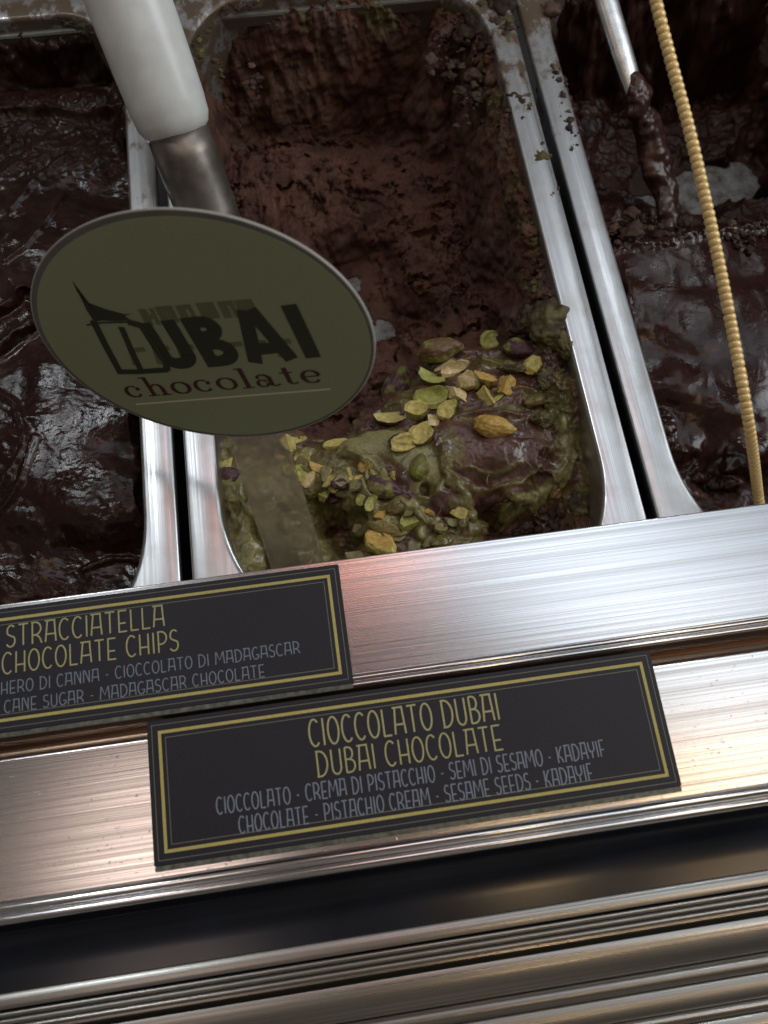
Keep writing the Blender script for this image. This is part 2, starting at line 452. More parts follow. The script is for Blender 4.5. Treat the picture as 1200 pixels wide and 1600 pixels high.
for k, rr_ in enumerate((0.9, 1.1, 0.9)):
    c = r1-ww*(k+0.5); pp += lip(c, -0.95+0.04*k, ww*0.5*0.97, 7, 0, 180)
sheet('ribbed_moulding', prel(pp), M_LIP if False else M_TRIM, trim, uv=True)
g1 = ypix(1530, -1.3); g2 = ypix(1590, -1.3)
sheet('moulding', prel([(r2, -1.0), (r2-0.05, -1.7), (g1+0.12, -1.7), (g1+0.05, -1.35), (g1, -1.27), (g1-0.15, -1.22), ((g1+g2)/2, -1.25), (g2+0.1, -1.35), (g2, -1.45)]), M_TRIM, trim, uv=True)
c = g2; pp = []
for k, (w_, dz, rz) in enumerate(((0.50, 0.08, 0.8), (0.75, 0.0, 0.35), (0.34, -0.05, 0.9), (0.9, -0.15, 0.3), (0.5, -0.2, 0.8), (1.4, -0.3, 0.25), (0.5, -0.3, .8), (2.0, -.4, .2))):
    q = lip(c-w_/2, 0, w_/2*0.98, 8, 0, 180)
    pp += [(y, -1.5+dz+zz*rz) for y, zz in q]; c -= w_
pp += [(c-0.05, -4), (c-0.1, -11.9)]
sheet('ribbed_moulding', prel(pp), M_TRIM, trim, uv=True)

# ---------------------------------------------------------------- gelato as real relief
def shepard(X, Y, pts, p=2.2, eps=0.25):
    num = np.zeros_like(X); den = np.zeros_like(X)
    for (x, y, v) in pts:
        w_ = 1.0/((X-x)**2+(Y-y)**2+eps)**p
        num += w_*v; den += w_
    return num/den
def pix_pts(lst):
    out = []
    for px, py, z in lst:
        q = at(px, py, z); out.append((q[0], q[1], z))
    return out
def seg_dist(X, Y, path):
    """distance to a polyline, and the side-independent parameter along it"""
    D = np.full(X.shape, 1e9); Tt = np.zeros(X.shape); L = 0
    seg = [np.linalg.norm(np.subtract(path[i+1], path[i])) for i in range(len(path)-1)]
    tot = sum(seg)
    for i in range(len(path)-1):
        ax, ay = path[i]; bx, by = path[i+1]; dx, dy = bx-ax, by-ay
        t = np.clip(((X-ax)*dx+(Y-ay)*dy)/(dx*dx+dy*dy), 0, 1)
        d = np.hypot(X-ax-t*dx, Y-ay-t*dy); m = d < D
        D = np.where(m, d, D); Tt = np.where(m, (L+t*seg[i])/tot, Tt); L += seg[i]
    return D, Tt
def ppath(lst, z=-1.5, n=14):
    P = [at(px, py, z)[:2] for px, py in lst]
    return [tuple(p) for p in smooth_path([(p[0], p[1], 0) for p in P], n)[:, :2]]

def grid(xc, step, dense=None):
    """sample lines; dense = closer lines up the steep right and back walls"""
    xs = np.arange(xc-7.25, xc+7.25+step, step); ys = np.arange(-1.8, 28.2, step)
    if dense:
        xs = np.r_[xs[xs < 4.6], np.arange(4.6, 7.27, 0.02)]; ys = np.r_[ys[ys < 25.2], np.arange(25.2, 28.2, 0.018)]
    X, Y = np.meshgrid(xs, ys, indexing='ij'); return xs, ys, X, Y
def field_mesh(name, xs, ys, X, Y, Z, C, W, jit=0.0, seed=3):
    nx, ny = X.shape
    if jit is not None:
        X = X+jit*fbm(X*2.2, Y*2.2, 3, seed+90); Y = Y+jit*fbm(X*2.2+40, Y*2.2, 3, seed+91)
    gx = np.gradient(Z, xs, axis=0); gy = np.gradient(Z, ys, axis=1); nl = np.sqrt(1+gx*gx+gy*gy)
    V = np.stack([X.ravel(), Y.ravel(), Z.ravel()], 1)
    steep = sstep(0.9, 2.5, np.sqrt(gx*gx+gy*gy)).ravel()*sstep(-7.95, -7.6, Z).ravel()
    d = steep*(0.42*noise3(V, 0.8, seed, 3)+0.20*noise3(V, 2.4, seed+2, 3))
    V = V+np.stack([-(gx/nl).ravel(), -(gy/nl).ravel(), (1/nl).ravel()], 1)*d[:, None]
    i, j = np.meshgrid(np.arange(nx-1), np.arange(ny-1), indexing='ij')
    a = (i*ny+j).ravel(); F = np.stack([a, a+ny, a+ny+1, a+1], 1)
    me = mesh(name, V, F)
    set_attr(me, 'Col', C.reshape(-1, 3)); set_attr(me, 'wet', W.ravel())
    return me
def sampler(xs, ys, Z):
    def f(x, y):
        i = min(max(int(np.searchsorted(xs, x)), 0), len(xs)-1); j = min(max(int(np.searchsorted(ys, y)), 0), len(ys)-1)
        return float(Z[i, j])
    return f
def drop(px, py, f, z=-1.5):
    """where the sight line meets the gelato surface f"""
    for _ in range(14):
        p = at(px, py, z); z = 0.5*z+0.5*f(p[0], p[1])
    p = at(px, py, z); return p[0], p[1], f(p[0], p[1])
def mixc(A, B, f): return A*(1-f[..., None])+np.array(B)*f[..., None]

CHOC = np.array((0.074, 0.035, 0.025)); CHOCD = np.array((0.030, 0.013, 0.010)); CREAM = (0.26, 0.235, 0.100); OLIVE = (0.135, 0.108, 0.036)

# --- middle pan
xs, ys, X, Y = grid(0.0, 0.048, True)
cp = pix_pts([
    (360, 110, -4.0), (450, 60, -4.2), (450, 130, -5.6), (600, 90, -5.8), (700, 110, -5.2), (400, 200, -6.4), (520, 180, -7.7), (460, 170, -7.4), (650, 190, -7.7), (580, 150, -7.5), (750, 230, -6.6),
    (380, 300, -5.0), (450, 300, -5.2), (520, 330, -5.8), (650, 350, -6.0), (760, 330, -6.0), (830, 420, -4.8), (430, 380, -5.3),
    (450, 450, -5.6), (660, 440, -5.9), (720, 450, -5.8), (800, 460, -5.5), (600, 505, -8.4), (558, 445, -8.3), (632, 520, -7.9), (560, 500, -8.3),
    (690, 515, -5.2), (640, 560, -4.3), (600, 600, -4.0), (540, 640, -4.0), (500, 660, -3.8), (760, 505, -4.6), (820, 500, -3.4), (450, 600, -5),
    (700, 570, -1.9), (640, 640, -1.7), (600, 665, -2.2), (760, 600, -1.3), (760, 640, -1.1), (850, 600, -1.5), (610, 700, -1.5), (660, 720, -1.15), (720, 700, -0.9), (780, 700, -0.85), (840, 700, -1.1),
    (880, 660, -1.7), (905, 720, -2.0), (920, 790, -2.3), (850, 805, -2.7), (790, 770, -1.3), (700, 770, -1.3), (700, 830, -2.1), (770, 815, -3.0), (560, 770, -1.7), (600, 850, -2.0),
    (450, 690, -2.2), (470, 740, -1.8), (520, 740, -1.6), (500, 800, -2.9), (540, 830, -3.0), (400, 800, -1.3), (360, 760, -1.2), (380, 860, -1.2), (430, 870, -1.9), (800, 850, -2.9),
    (935, 705, -1.0), (946, 760, -1.1), (952, 820, -1.3), (915, 630, -1.0), (600, 950, -2.0), (800, 950, -2.2), (400, 950, -1.6)])
Zb = shepard(X, Y, cp)
# gelato left on the walls
dR = 7.05-X; dL = X+7.05; dB = 27.95-Y
rag = fbm(X*0.55, Y*0.55, 2, 5)
wallb = sstep(2.3+1.2*rag, 0.2, dB)
wallr = sstep(2.1+1.0*rag, 0.25, dR)*sstep(3, 6, Y)
walll = sstep(1.2+0.8*rag, 0.2, dL)*sstep(9, 14, Y)
topz = -0.75+0.45*fbm(X*1.3+9, Y*1.3, 3, 44)
hb = np.maximum.reduce([wallb*sstep(9.5, 2.0, np.abs(X+0.0))*1.0, wallr, walll])
corner = sstep(5.0, 1.5, np.hypot(dR*0.9, dB*0.8)+1.1*rag)
hb = np.maximum(hb, corner*0.95)
Z = Zb*(1-hb)+(topz-0.7*(1-hb))*hb
# how torn, how smooth
front = sstep(-4.2, -2.4, Zb+0.3*fbm(X*0.7, Y*0.7, 3, 8))
d_pool, _ = seg_dist(X, Y, ppath([(560, 700), (610, 690), (650, 715), (665, 745)]))
pool = sstep(1.0, 0.45, d_pool+0.18*fbm(X*1.2, Y*1.2, 3, 12))
d_disc = np.hypot((X-at(765, 715, -1)[0])/2.3, (Y-at(765, 715, -1)[1])/1.75)
disc = sstep(1.15, 0.8, d_disc+0.15*fbm(X, Y, 3, 13))
torn = (1-front)
lump = ridged(X*0.75+1.5*perlin(X*.4, Y*.4, 3), Y*0.75, 4, 21, 0.55)
crk = ridged(X*0.45+0.8*fbm(X*.6, Y*.6, 3, 6), Y*0.6, 4, 63, 0.6)
fine = fbm(X*4.2, Y*4.2, 4, 22, 0.6)
scr = fbm(X*1.4, Y*0.5, 3, 23)
smoothzone = sstep(0.0, 0.35, fbm(X*0.42+3, Y*0.42+1, 2, 77))
gb = np.hypot(np.gradient(Z, xs, axis=0), np.gradient(Z, ys, axis=1))
calm = sstep(2.2, 0.8, gb)*(1-0.8*hb)
band = np.exp(-((Y-14.0-0.25*X)/4.5)**2)
Z += torn*calm*((0.26+0.28*band)*lump*(1-0.7*smoothzone)+(0.09+0.10*band)*fine*(1-0.7*smoothzone)+0.26*scr-0.42*sstep(0.6, 0.9, crk))
Z += front*(1-np.maximum(pool, disc)*0.85)*(0.20*ridged(X*0.8, Y*0.8, 3, 31, 0.5)+0.045*fbm(X*3.0, Y*3.0, 3, 33))
Z += front*disc*(0.03*fbm(X*6, Y*3, 3, 35)+0.05*ridged(X*1.2+Y*.8, Y*1.2, 3, 36))
Z += sstep(0.6, 1, hb)*(0.30*ridged(X*1.2, Y*1.2, 3, 41, 0.5)+0.15*fine)
green = np.clip(front*(0.16+1.0*fbm(X*0.8, Y*0.8, 4, 51)), 0, 1)
green = green*(1-0.75*sstep(0.5, 0.2, np.hypot((X-at(790, 690, -1)[0])/4, (Y-at(790, 690, -1)[1])/3)))
lf = sstep(at(640, 800, -1.5)[0], at(520, 800, -1.5)[0], X)*sstep(6.5, 4.0, Y)
green = np.maximum(green, front*lf*(0.75+0.5*fbm(X*1.1, Y*1.1, 3, 52)))
green = np.maximum(green, pool*0.95)
wet = np.clip(front*(0.75+0.6*fbm(X*0.8, Y*0.8, 3, 61)), 0, 1)
Z = Z*(1-pool*0.6)+(pool*0.6)*(-1.15-0.25*(d_pool)**2)
# folds of pistachio cream and chocolate
ridges = [([(868, 655), (885, 700), (876, 745), (840, 772), (790, 795), (745, 805)], 0.30, 0.55, 1.0),
          ([(560, 745), (578, 775), (582, 805), (560, 830)], 0.22, 0.50, 0.95), ([(372, 745), (385, 800), (400, 850), (412, 900)], 0.42, 0.60, 1.0),
          ([(345, 690), (352, 760), (372, 830)], 0.16, 0.30, 0.9), ([(590, 790), (640, 800), (690, 815)], 0.20, 0.35, 0.9), ([(500, 780), (560, 790)], 0.15, 0.3, 0.9),
          ([(420, 845), (500, 838)], 0.22, 0.65, 1.0), ([(520, 862), (560, 850), (600, 870)], 0.12, 0.3, 0.9), ([(730, 560), (790, 575), (835, 580)], 0.14, 0.30, 0.8),
          ([(700, 745), (735, 790), (740, 830)], 0.16, 0.35, 0.8), ([(860, 610), (870, 640), (905, 700), (925, 760)], 0.16, 0.25, 0.6), ([(760, 660), (830, 655), (860, 690)], 0.12, 0.2, 0.25),
          ([(690, 700), (690, 740), (715, 775)], 0.11, 0.18, 0.5), ([(640, 560), (690, 545), (740, 545), (800, 545)], 0.3, 0.30, 0.1), ([(460, 690), (440, 760), (470, 830)], 0.12, .25, .9),
          ([(760, 620), (820, 610), (850, 625)], 0.12, 0.22, 0.4), ([(535, 700), (590, 735), (600, 770)], 0.20, 0.30, 1.0), ([(650, 785), (690, 760), (700, 720)], 0.16, 0.28, 0.9),
          ([(610, 775), (650, 800), (660, 840)], 0.20, 0.40, 1.0), ([(680, 850), (700, 815), (745, 800)], 0.15, 0.35, 0.9), ([(330, 700), (345, 780), (362, 860)], 0.2, 0.3, 1.0), ([(700, 660), (760, 650), (800, 655)], 0.12, 0.18, 0.3),
          ([(690, 745), (760, 765), (830, 745), (865, 700)], 0.10, 0.16, 0.55), ([(720, 735), (770, 745), (815, 725)], 0.08, 0.10, 0.5)]
for path, r, h, g in ridges:
    d, t_ = seg_dist(X, Y, ppath(path))
    d = d+0.06*fbm(X*2.5, Y*2.5, 3, 71)
    prof = np.exp(-(d/r)**2*0.9)*sstep(0, 0.12, t_+0.02)*sstep(1.0, 0.86, t_-0.02)
    Z += h*prof*0.8
    gm = sstep(1.5*r, 0.7*r, d); green = green*(1-gm)+g*gm*(0.8+0.4*fbm(X*2, Y*2, 2, 72)); wet = np.maximum(wet, gm*0.8)
for px, py, r, dep in ((515, 805, 0.55, 1.3), (775, 808, 0.55, 1.2), (850, 730, 0.3, 0.4), (540, 842, 0.5, 1.0), (878, 595, 0.3, 0.5), (665, 775, 0.25, 0.5), (445, 800, 0.3, 0.9), (835, 815, 0.4, 0.5)):
    q = at(px, py, -2); dd = np.hypot(X-q[0], Y-q[1])+0.15*fbm(X*2, Y*2, 3, 81)
    Z -= dep*np.exp(-(dd/r)**2); green *= 1-0.7*np.exp(-(dd/r)**2)
# the scrape that bares the bottom by the oval sign
barem = np.zeros_like(X)
for px, py, r in ((605, 515, 0.72), (556, 440, 0.38), (560, 500, 0.8)):
    q = at(px, py, -7.9); dd = np.hypot(X-q[0], Y-q[1])+0.55*fbm(X*1.3, Y*1.3, 4, 83); barem = np.maximum(barem, sstep(r, r*0.6, dd))
Z = np.where(barem > 0, Z*(1-barem)+barem*(-8.3), np.maximum(Z, -7.9))
stk = sstep(1.25, 1.0, seg_dist(X, Y, ppath([(392, 680), (425, 770), (452, 835), (470, 890)], -1.4))[0])
Z = np.where(stk > 0, Z*(1-stk)+np.minimum(Z, -1.75+0.12*fbm(X*1.5, Y*1.5, 2, 3))*stk, Z)
Z = np.minimum(Z, -0.22+0.1*fine)
C = np.tile(CHOC, X.shape+(1,)); var = noise3(np.stack([X.ravel(), Y.ravel(), Z.ravel()], 1), 0.8, 91, 4).reshape(X.shape)
C *= (1.25+0.9*var)[..., None]
C = mixc(C, (0.115, 0.066, 0.045), torn*sstep(0.0, 0.5, fbm(X*0.7+5, Y*.7, 4, 92))*0.7)
C = mixc(C, CHOCD, torn*sstep(0.1, 0.5, fbm(X*0.5+15, Y*.5, 3, 93))*0.6)
ga = np.clip(green, 0, 1)
C = mixc(C, OLIVE, sstep(0.15, 0.5, ga)); C = mixc(C, CREAM, sstep(0.55, 0.95, ga+0.15*fbm(X*5, Y*5, 2, 95)))
N3 = noise3(np.stack([X.ravel(), Y.ravel(), Z.ravel()], 1), 0.7, 94, 4).reshape(X.shape)
edgeg = hb*sstep(0.05, 0.35, N3)*(0.25+0.75*sstep(-2.2, -1.2, Z))
C = mixc(C, (0.10, 0.085, 0.035), edgeg*0.9)
C = mixc(C, (0.13, 0.085, 0.065), hb*(1-edgeg)*sstep(0, .4, -N3)*0.8)
gel_mid = obj('chocolate_gelato', field_mesh('chocolate_gelato', xs, ys, X, Y, Z, np.clip(C, 0.003, 1), wet, 0.10), M_GEL,
              label='scooped brown chocolate gelato with pistachio cream in the middle pan', cat='gelato', group='tubs of chocolate gelato')
f_mid = sampler(xs, ys, Z)

# --- left pan: full, dark and glossy
xs, ys, X, Y = grid(-17.0, 0.055)
cp = pix_pts([(20, 60, -3.6), (100, 60, -3.6), (20, 120, -3.8), (110, 120, -3.6), (170, 130, -3.0), (20, 185, -1.5), (80, 175, -1.5), (150, 172, -1.6), (60, 260, -1.3), (150, 260, -1.5),
              (20, 350, -1.2), (120, 350, -1.3), (190, 300, -1.9), (30, 450, -1.1), (30, 480, -1.4), (100, 600, -0.95), (20, 620, -1.1), (65, 660, -0.9), (110, 650, -0.9), (165, 650, -0.92), (110, 720, -0.9), (65, 740, -0.9), (165, 740, -0.92), (120, 790, -0.95), (165, 800, -1.0), (215, 720, -1.6), (40, 800, -1.3),
              (30, 860, -2.0), (120, 880, -2.4), (200, 880, -2.6), (-60, 400, -1.2), (-60, 700, -1.2), (-60, 100, -3.6), (-200, 500, -1.5), (-100, 900, -2.4), (100, 1000, -2.8)])
Z = shepard(X, Y, cp, 1.8, 0.4)
dR = -9.95-X
Z -= 1.2*sstep(0.55+0.2*fbm(X, Y*0.6, 3, 7), 0.05, dR)*sstep(18, 12, Y)
ang = X*0.55+Y*0.75
flat = sstep(2.6, 1.4, np.hypot((X-at(115, 715, -1)[0])/1.0, (Y-at(115, 715, -1)[1])/1.3)+0.5*fbm(X*.8, Y*.8, 3, 2))
Z += (1-0.75*flat)*(0.085*ridged(ang*0.45+0.4*fbm(X*.4, Y*.4, 2, 4), (X-Y)*0.10, 2, 11)+0.12*fbm(X*0.45, Y*0.3, 2, 12))
rough_zone = sstep(9.5, 7.5, Y+0.8*fbm(X*.6, Y*.6, 3, 14))
Z += rough_zone*(0.018*fbm(X*3.0+Y*1.5, Y*4.5, 3, 13, 0.6)+0.05*(1-flat)*ridged(X*0.9+.5*Y, Y*1.3, 3, 15, .5))+flat*0.012*fbm(X*7, Y*9, 3, 16)
mid = sstep(7.5, 9.5, Y)
Z += mid*0.02*fbm(X*2.2, Y*3.0, 3, 17)
crack = seg_dist(X, Y, ppath([(-20, 500), (20, 478), (40, 462), (60, 470)], -1.2))[0]
Z -= 0.35*np.exp(-((crack+0.05*fbm(X*3, Y*3, 2, 3))/0.13)**2); Z += 0.18*np.exp(-((crack-0.3)/0.12)**2)
crack2 = seg_dist(X, Y, ppath([(-20, 565), (20, 535), (50, 512)], -1.2))[0]
Z -= 0.5*np.exp(-((crack2+0.05*fbm(X*3, Y*3, 2, 3))/0.2)**2); Z += 0.12*np.exp(-((crack2-0.35)/0.12)**2)
for path, r, h in (([(0, 620), (30, 640), (45, 700), (10, 760)], 0.12, 0.18), ([(0, 800), (35, 760), (60, 690)], 0.12, 0.18), ([(-10, 180), (60, 172), (130, 178), (185, 168)], 0.22, 0.45), ([(222, 690), (224, 760), (228, 840)], 0.09, 0.35),
                   ([(120, 880), (170, 860), (220, 865)], 0.12, 0.2), ([(20, 330), (60, 280), (110, 240)], 0.15, 0.12), ([(10, 410), (50, 380), (100, 300)], 0.12, 0.10)):
    d = seg_dist(X, Y, ppath(path, -1.3))[0]+0.05*fbm(X*3, Y*3, 3, 5); Z += h*np.exp(-(d/r)**2)
back = sstep(19, 21, Y)
Z += back*(0.22*ridged(X*.7, Y*.7, 3, 19)+0.05*fbm(X*3, Y*3, 3, 18))
dB = 27.95-Y
wb = sstep(1.4+1.0*fbm(X*.5, Y*.5, 2, 24), 0.3, np.minimum(dB, dR+0.3+10*(Y < 21)))
Z = Z*(1-wb)+(-0.8+0.4*fbm(X*2, Y*2, 3, 26))*wb
Z = np.minimum(Z, -0.2)
C = np.tile(np.array((0.020, 0.0072, 0.0058)), X.shape+(1,))*(1.1+0.7*fbm(X*.8, Y*.8, 3, 28))[..., None]
C = mixc(C, (0.045, 0.028, 0.014), mid*sstep(0.1, 0.5, fbm(X*0.6, Y*0.6, 3, 29))*0.6)
W = np.clip(0.75+0.5*fbm(X*0.9, Y*0.9, 3, 30)-0.5*back, 0, 1)
gel_l = obj('chocolate_gelato', field_mesh('dark_gelato', xs, ys, X, Y, Z, np.clip(C, 0.002, 1), W, 0.05), M_GLOSS,
            label='wet glossy almost black chocolate gelato filling the left pan', cat='gelato', group='tubs of chocolate gelato')
f_left = sampler(xs, ys, Z)

# --- right pan: full in front, scraped to the steel behind
xs, ys, X, Y = grid(17.0, 0.055)
cp = pix_pts([(960, 385, -1.3), (1010, 400, -1.0), (1080, 400, -0.9), (1150, 395, -1.0), (1200, 385, -1.0), (1000, 480, -0.9), (1080, 500, -0.8), (1180, 480, -0.8), (1010, 560, -1.3),
              (1060, 600, -1.0), (1150, 620, -1.0), (1040, 650, -1.7), (1080, 700, -1.4), (1180, 700, -1.3), (1060, 730, -2.6), (1100, 760, -3.2), (1180, 770, -3.0), (1300, 500, -1), (1300, 700, -1.4), (1200, 850, -3.4),
              (950, 340, -5.0), (1010, 348, -6.0), (1060, 350, -7.0), (1150, 355, -6.0), (1010, 310, -8.6), (1090, 300, -8.8), (1150, 290, -8.8), (1060, 325, -8.5), (940, 290, -6.0), (900, 200, -6.5), (960, 250, -7.6), (1090, 230, -7.7), (1020, 170, -7.8), (1120, 150, -7.6),
              (1180, 220, -5), (1000, 200, -7.8), (900, 60, -5), (1000, 80, -7.2), (1100, 80, -6.8), (1190, 60, -5), (1190, 300, -6.0), (1250, 250, -4.0), (1250, 100, -4.0), (1400, 300, -4)])
Z = shepard(X, Y, cp, 2.0, 0.25)
dL = X-9.95; dB = 27.95-Y
hi = sstep(-3.2, -1.9, Z)
Z += hi*(0.09*fbm(X*0.5, Y*0.3, 2, 12)+0.010*fbm(X*2.4, Y*3.4, 3, 13, .6)+0.035*ridged(X*0.6, Y*0.22, 2, 14))
lo = 1-hi
Z += lo*(0.34*ridged(X*0.6, Y*0.6, 3, 21, 0.5)+0.07*fbm(X*3, Y*3, 3, 22))
wl = sstep(1.6+1.2*fbm(X*.5, Y*.5, 2, 6), 0.3, dL)*sstep(15, 19, Y)
wb = sstep(1.6+1.2*fbm(X*.5+4, Y*.5, 2, 7), 0.3, dB)
hb = np.maximum(wl, wb); Z = Z*(1-hb)+(-1.0+0.45*fbm(X*2, Y*2, 4, 41))*hb
Z -= 0.7*sstep(0.5, 0.05, dL)*hi
for px, py, r, dep in ((960, 375, 0.45, 2.0), (1085, 715, 0.4, 0.5)):
    q = at(px, py, -1.5); dd = np.hypot(X-q[0], (Y-q[1])*1.5)+0.1*fbm(X*2, Y*2, 3, 81); Z -= dep*np.exp(-(dd/r)**2)
for path, r, h in (([(950, 372), (985, 385), (1030, 388), (1080, 372), (1140, 365), (1200, 350)], 0.3, 0.35), ([(975, 410), (985, 520), (1000, 590)], 0.08, 0.15), ([(1040, 640), (1060, 690), (1110, 720), (1170, 740)], 0.2, 0.5)):
    d = seg_dist(X, Y, ppath(path, -1.2))[0]+0.1*fbm(X*3, Y*3, 4, 5); Z += h*np.exp(-(d/r)**2)*(0.7+0.6*fbm(X*4, Y*4, 3, 15))
barem = np.zeros_like(X)
for px, py, sx, sy in ((1008, 322, 1.4, 0.8), (1125, 295, 2.6, 2.0), (1075, 325, 1.2, 1.3), (1165, 330, 1.8, 1.0)):
    q = at(px, py, -7.9); dd = np.hypot((X-q[0])/sx, (Y-q[1])/sy)+0.28*fbm(X*1.1, Y*1.1, 4, 83); barem = np.maximum(barem, sstep(1.0, 0.75, dd))
Z = np.where(barem > 0, Z*(1-barem)+barem*(-8.3), np.maximum(Z, -7.9))
Z = np.minimum(Z, -0.2)
C = np.tile(np.array((0.024, 0.009, 0.0070)), X.shape+(1,))*(1.1+0.7*fbm(X*.8, Y*.8, 3, 28))[..., None]
C = mixc(C, (0.055, 0.026, 0.019), lo*sstep(-0.1, 0.5, fbm(X, Y, 3, 29)))
C = mixc(C, (0.020, 0.008, 0.007), lo*sstep(0.1, 0.5, fbm(X*0.5, Y*0.5, 3, 33)))
W = np.clip(hi*(0.7+0.5*fbm(X*0.9, Y*0.9, 3, 30))+lo*0.12, 0, 1)
gel_r = obj('chocolate_gelato', field_mesh('dark_gelato_scraped', xs, ys, X, Y, Z, np.clip(C, 0.002, 1), W, 0.08), M_GLOSS,
            label='dark smooth chocolate gelato scraped down to the steel in the right pan', cat='gelato', group='tubs of chocolate gelato')
f_right = sampler(xs, ys, Z)

# ---------------------------------------------------------------- clumps of cream and crumbs on the rims
def col_blob(name, dims, seed, cols, wetv, mat, parent, loc, rot=(0, 0, 0), amp=0.35, freq=1.6, sub=4, **kw):
    V, F = blob(dims, seed, amp, freq, sub)
    Rm = np.array(Matrix.Rotation(rot[2], 3, 'Z') @ Matrix.Rotation(rot[1], 3, 'Y') @ Matrix.Rotation(rot[0], 3, 'X'))
    n_ = noise3(V/max(dims), 2.2, seed+3, 3)
    V = V@Rm.T
    me = mesh(name, V, F)
    f = sstep(-0.15, 0.25, n_)
    set_attr(me, 'Col', mixc(np.tile(np.array(cols[0]), (len(V), 1)), cols[1], f)); set_attr(me, 'wet', np.full(len(V), wetv))
    return obj(name, me, mat, parent, loc=loc, **kw)
GB = ((0.05, 0.034, 0.016), (0.115, 0.098, 0.036))
for (px, py, z, dx, dy, dz, rz, sd, cl) in (
        (866, 505, -0.55, 1.05, 0.95, 0.60, 0.2, 5, GB), (838, 498, -1.2, 0.8, 0.7, 0.6, 0.6, 6, ((0.035, 0.02, 0.013), (0.08, 0.06, 0.025))), (888, 540, -0.35, 0.42, 0.7, 0.35, 0.3, 9, ((0.06, 0.045, 0.02), (0.14, 0.12, 0.045))),
        (858, 590, -0.95, 0.55, 0.42, 0.28, 0.9, 7, ((0.09, 0.08, 0.035), (0.15, 0.14, 0.06))), (851, 655, -1.1, 0.35, 0.33, 0.25, 0.2, 8, ((0.08, 0.065, 0.03), (0.14, 0.12, 0.05))),
        (824, 515, -1.5, 0.7, 0.5, 0.5, 0.2, 12, ((0.03, 0.016, 0.011), (0.06, 0.04, 0.02))),
        (835, 652, -1.2, 0.25, 0.3, 0.2, 0.2, 31, GB), (800, 575, -1.0, 0.55, 0.16, 0.16, -0.15, 33, GB), (905, 790, -2.0, 0.4, 0.6, 0.3, 0.1, 34, ((0.05, 0.03, 0.015), (0.12, 0.10, 0.03)))):
    q = at(px, py, z)
    col_blob('pistachio_cream_clump', (dx, dy, dz), sd, cl, 0.35, M_GEL, gel_mid, q, (0, 0, rz), amp=0.5, freq=1.5, sub=5)

def crumbs(name, spots, parent, mat, seed, label=None):
    r_ = random.Random(seed); VV = []; FF = []; CC = []; n = 0
    B, BF = ico(3)
    for (px, py, z, spread, cnt, size, cols) in spots:
        for _ in range(cnt):
            q = at(px+r_.gauss(0, spread), py+r_.gauss(0, spread*1.2), z)
            s = size*math.exp(r_.gauss(-0.35, 0.55)); sd = r_.randrange(999)
            d3 = np.array([s*r_.uniform(.7, 1.3), s*r_.uniform(.7, 1.5), s*r_.uniform(.5, .8)])
            V = B*(1+0.85*noise3(B, 1.5, sd, 3))[:, None]*d3
            c_, s_ = math.cos(sd), math.sin(sd)
            V = np.stack([V[:, 0]*c_-V[:, 1]*s_, V[:, 0]*s_+V[:, 1]*c_, V[:, 2]], 1)+np.array([q[0], q[1], z+d3[2]*0.2])
            VV.append(V); FF.append(BF+n); n += len(V)
            c = np.array(cols[r_.randrange(len(cols))])*r_.uniform(.5, 1.15); CC.append(np.tile(c, (len(V), 1)))
    me = mesh(name, np.vstack(VV), np.vstack(FF))
    set_attr(me, 'Col', np.vstack(CC)); set_attr(me, 'wet', np.full(n, 0.15))
    return obj(name, me, mat, parent, kind='stuff', label=label)
BR = [(0.075, 0.042, 0.03), (0.05, 0.028, 0.02), (0.11, 0.07, 0.05)]; GN = [(0.10, 0.085, 0.035), (0.13, 0.115, 0.04)]
sp = []
for t_ in np.linspace(0, 1, 26):      # along the right rim, back to front
    sp.append((772+92*t_, 5+300*t_, -0.05-0.3*rnd.random(), 5+4*(1-t_), 16, 0.12*(1.15-0.5*t_), BR+GN[:1]))
sp += [(350+k*22, 8-3*k, -0.15, 5, 8, 0.10, GN+BR) for k in range(3)]
sp += [(322-4*k, 50+14*k, -0.15, 4, 6, 0.08, GN+BR[:1]) for k in range(4)]
sp += [(740, 170, -1.2, 14, 10, 0.15, GN[:1]+BR), (720, 100, -1.0, 25, 30, 0.17, BR), (770, 60, -0.5, 16, 30, 0.12, BR), (752, 140, -0.9, 12, 20, 0.13, BR+GN), (800, 170, -0.1, 8, 12, 0.10, BR),
       (848, 450, -0.8, 12, 20, 0.10, GN+BR), (870, 470, -0.3, 8, 14, 0.09, GN+BR), (910, 720, -1.8, 10, 16, 0.12, BR+GN), (870, 670, -1.5, 14, 16, 0.12, BR+GN), (900, 800, -2.2, 16, 26, 0.13, BR), (840, 820, -2.5, 22, 30, 0.13, BR),
       (340, 110, -1.2, 8, 16, 0.10, BR+GN), (390, 130, -2.2, 10, 12, 0.11, BR)]
crumbs('gelato_crumbs', sp, gel_mid, M_GEL, 3)
sp = [(868+30*t_, 110+110*t_, -0.03, 5, 6, 0.09, BR) for t_ in np.linspace(0, 1, 7)]+[(850, 15, -0.05, 8, 14, 0.10, BR), (893, 232, 0.0, 3, 6, 0.06, BR), (880, 150, 0, 5, 8, 0.07, BR)]
sp += [(950+k*14, 362+6*math.sin(k), -1.0, 8, 9, 0.13, BR[:2]) for k in range(10)]+[(1150+k*12, 372-3*k, -0.9, 7, 8, 0.12, BR[:2]) for k in range(6)]
crumbs('gelato_crumbs', sp, gel_r, M_GEL, 5)
sp = [(92+k*9, 33+k*2.4, -0.12, 3, 5, 0.07, [(0.03, 0.02, 0.014), (0.06, 0.045, 0.02)]) for k in range(9)]
crumbs('gelato_crumbs', sp, gel_l, M_GEL, 6)

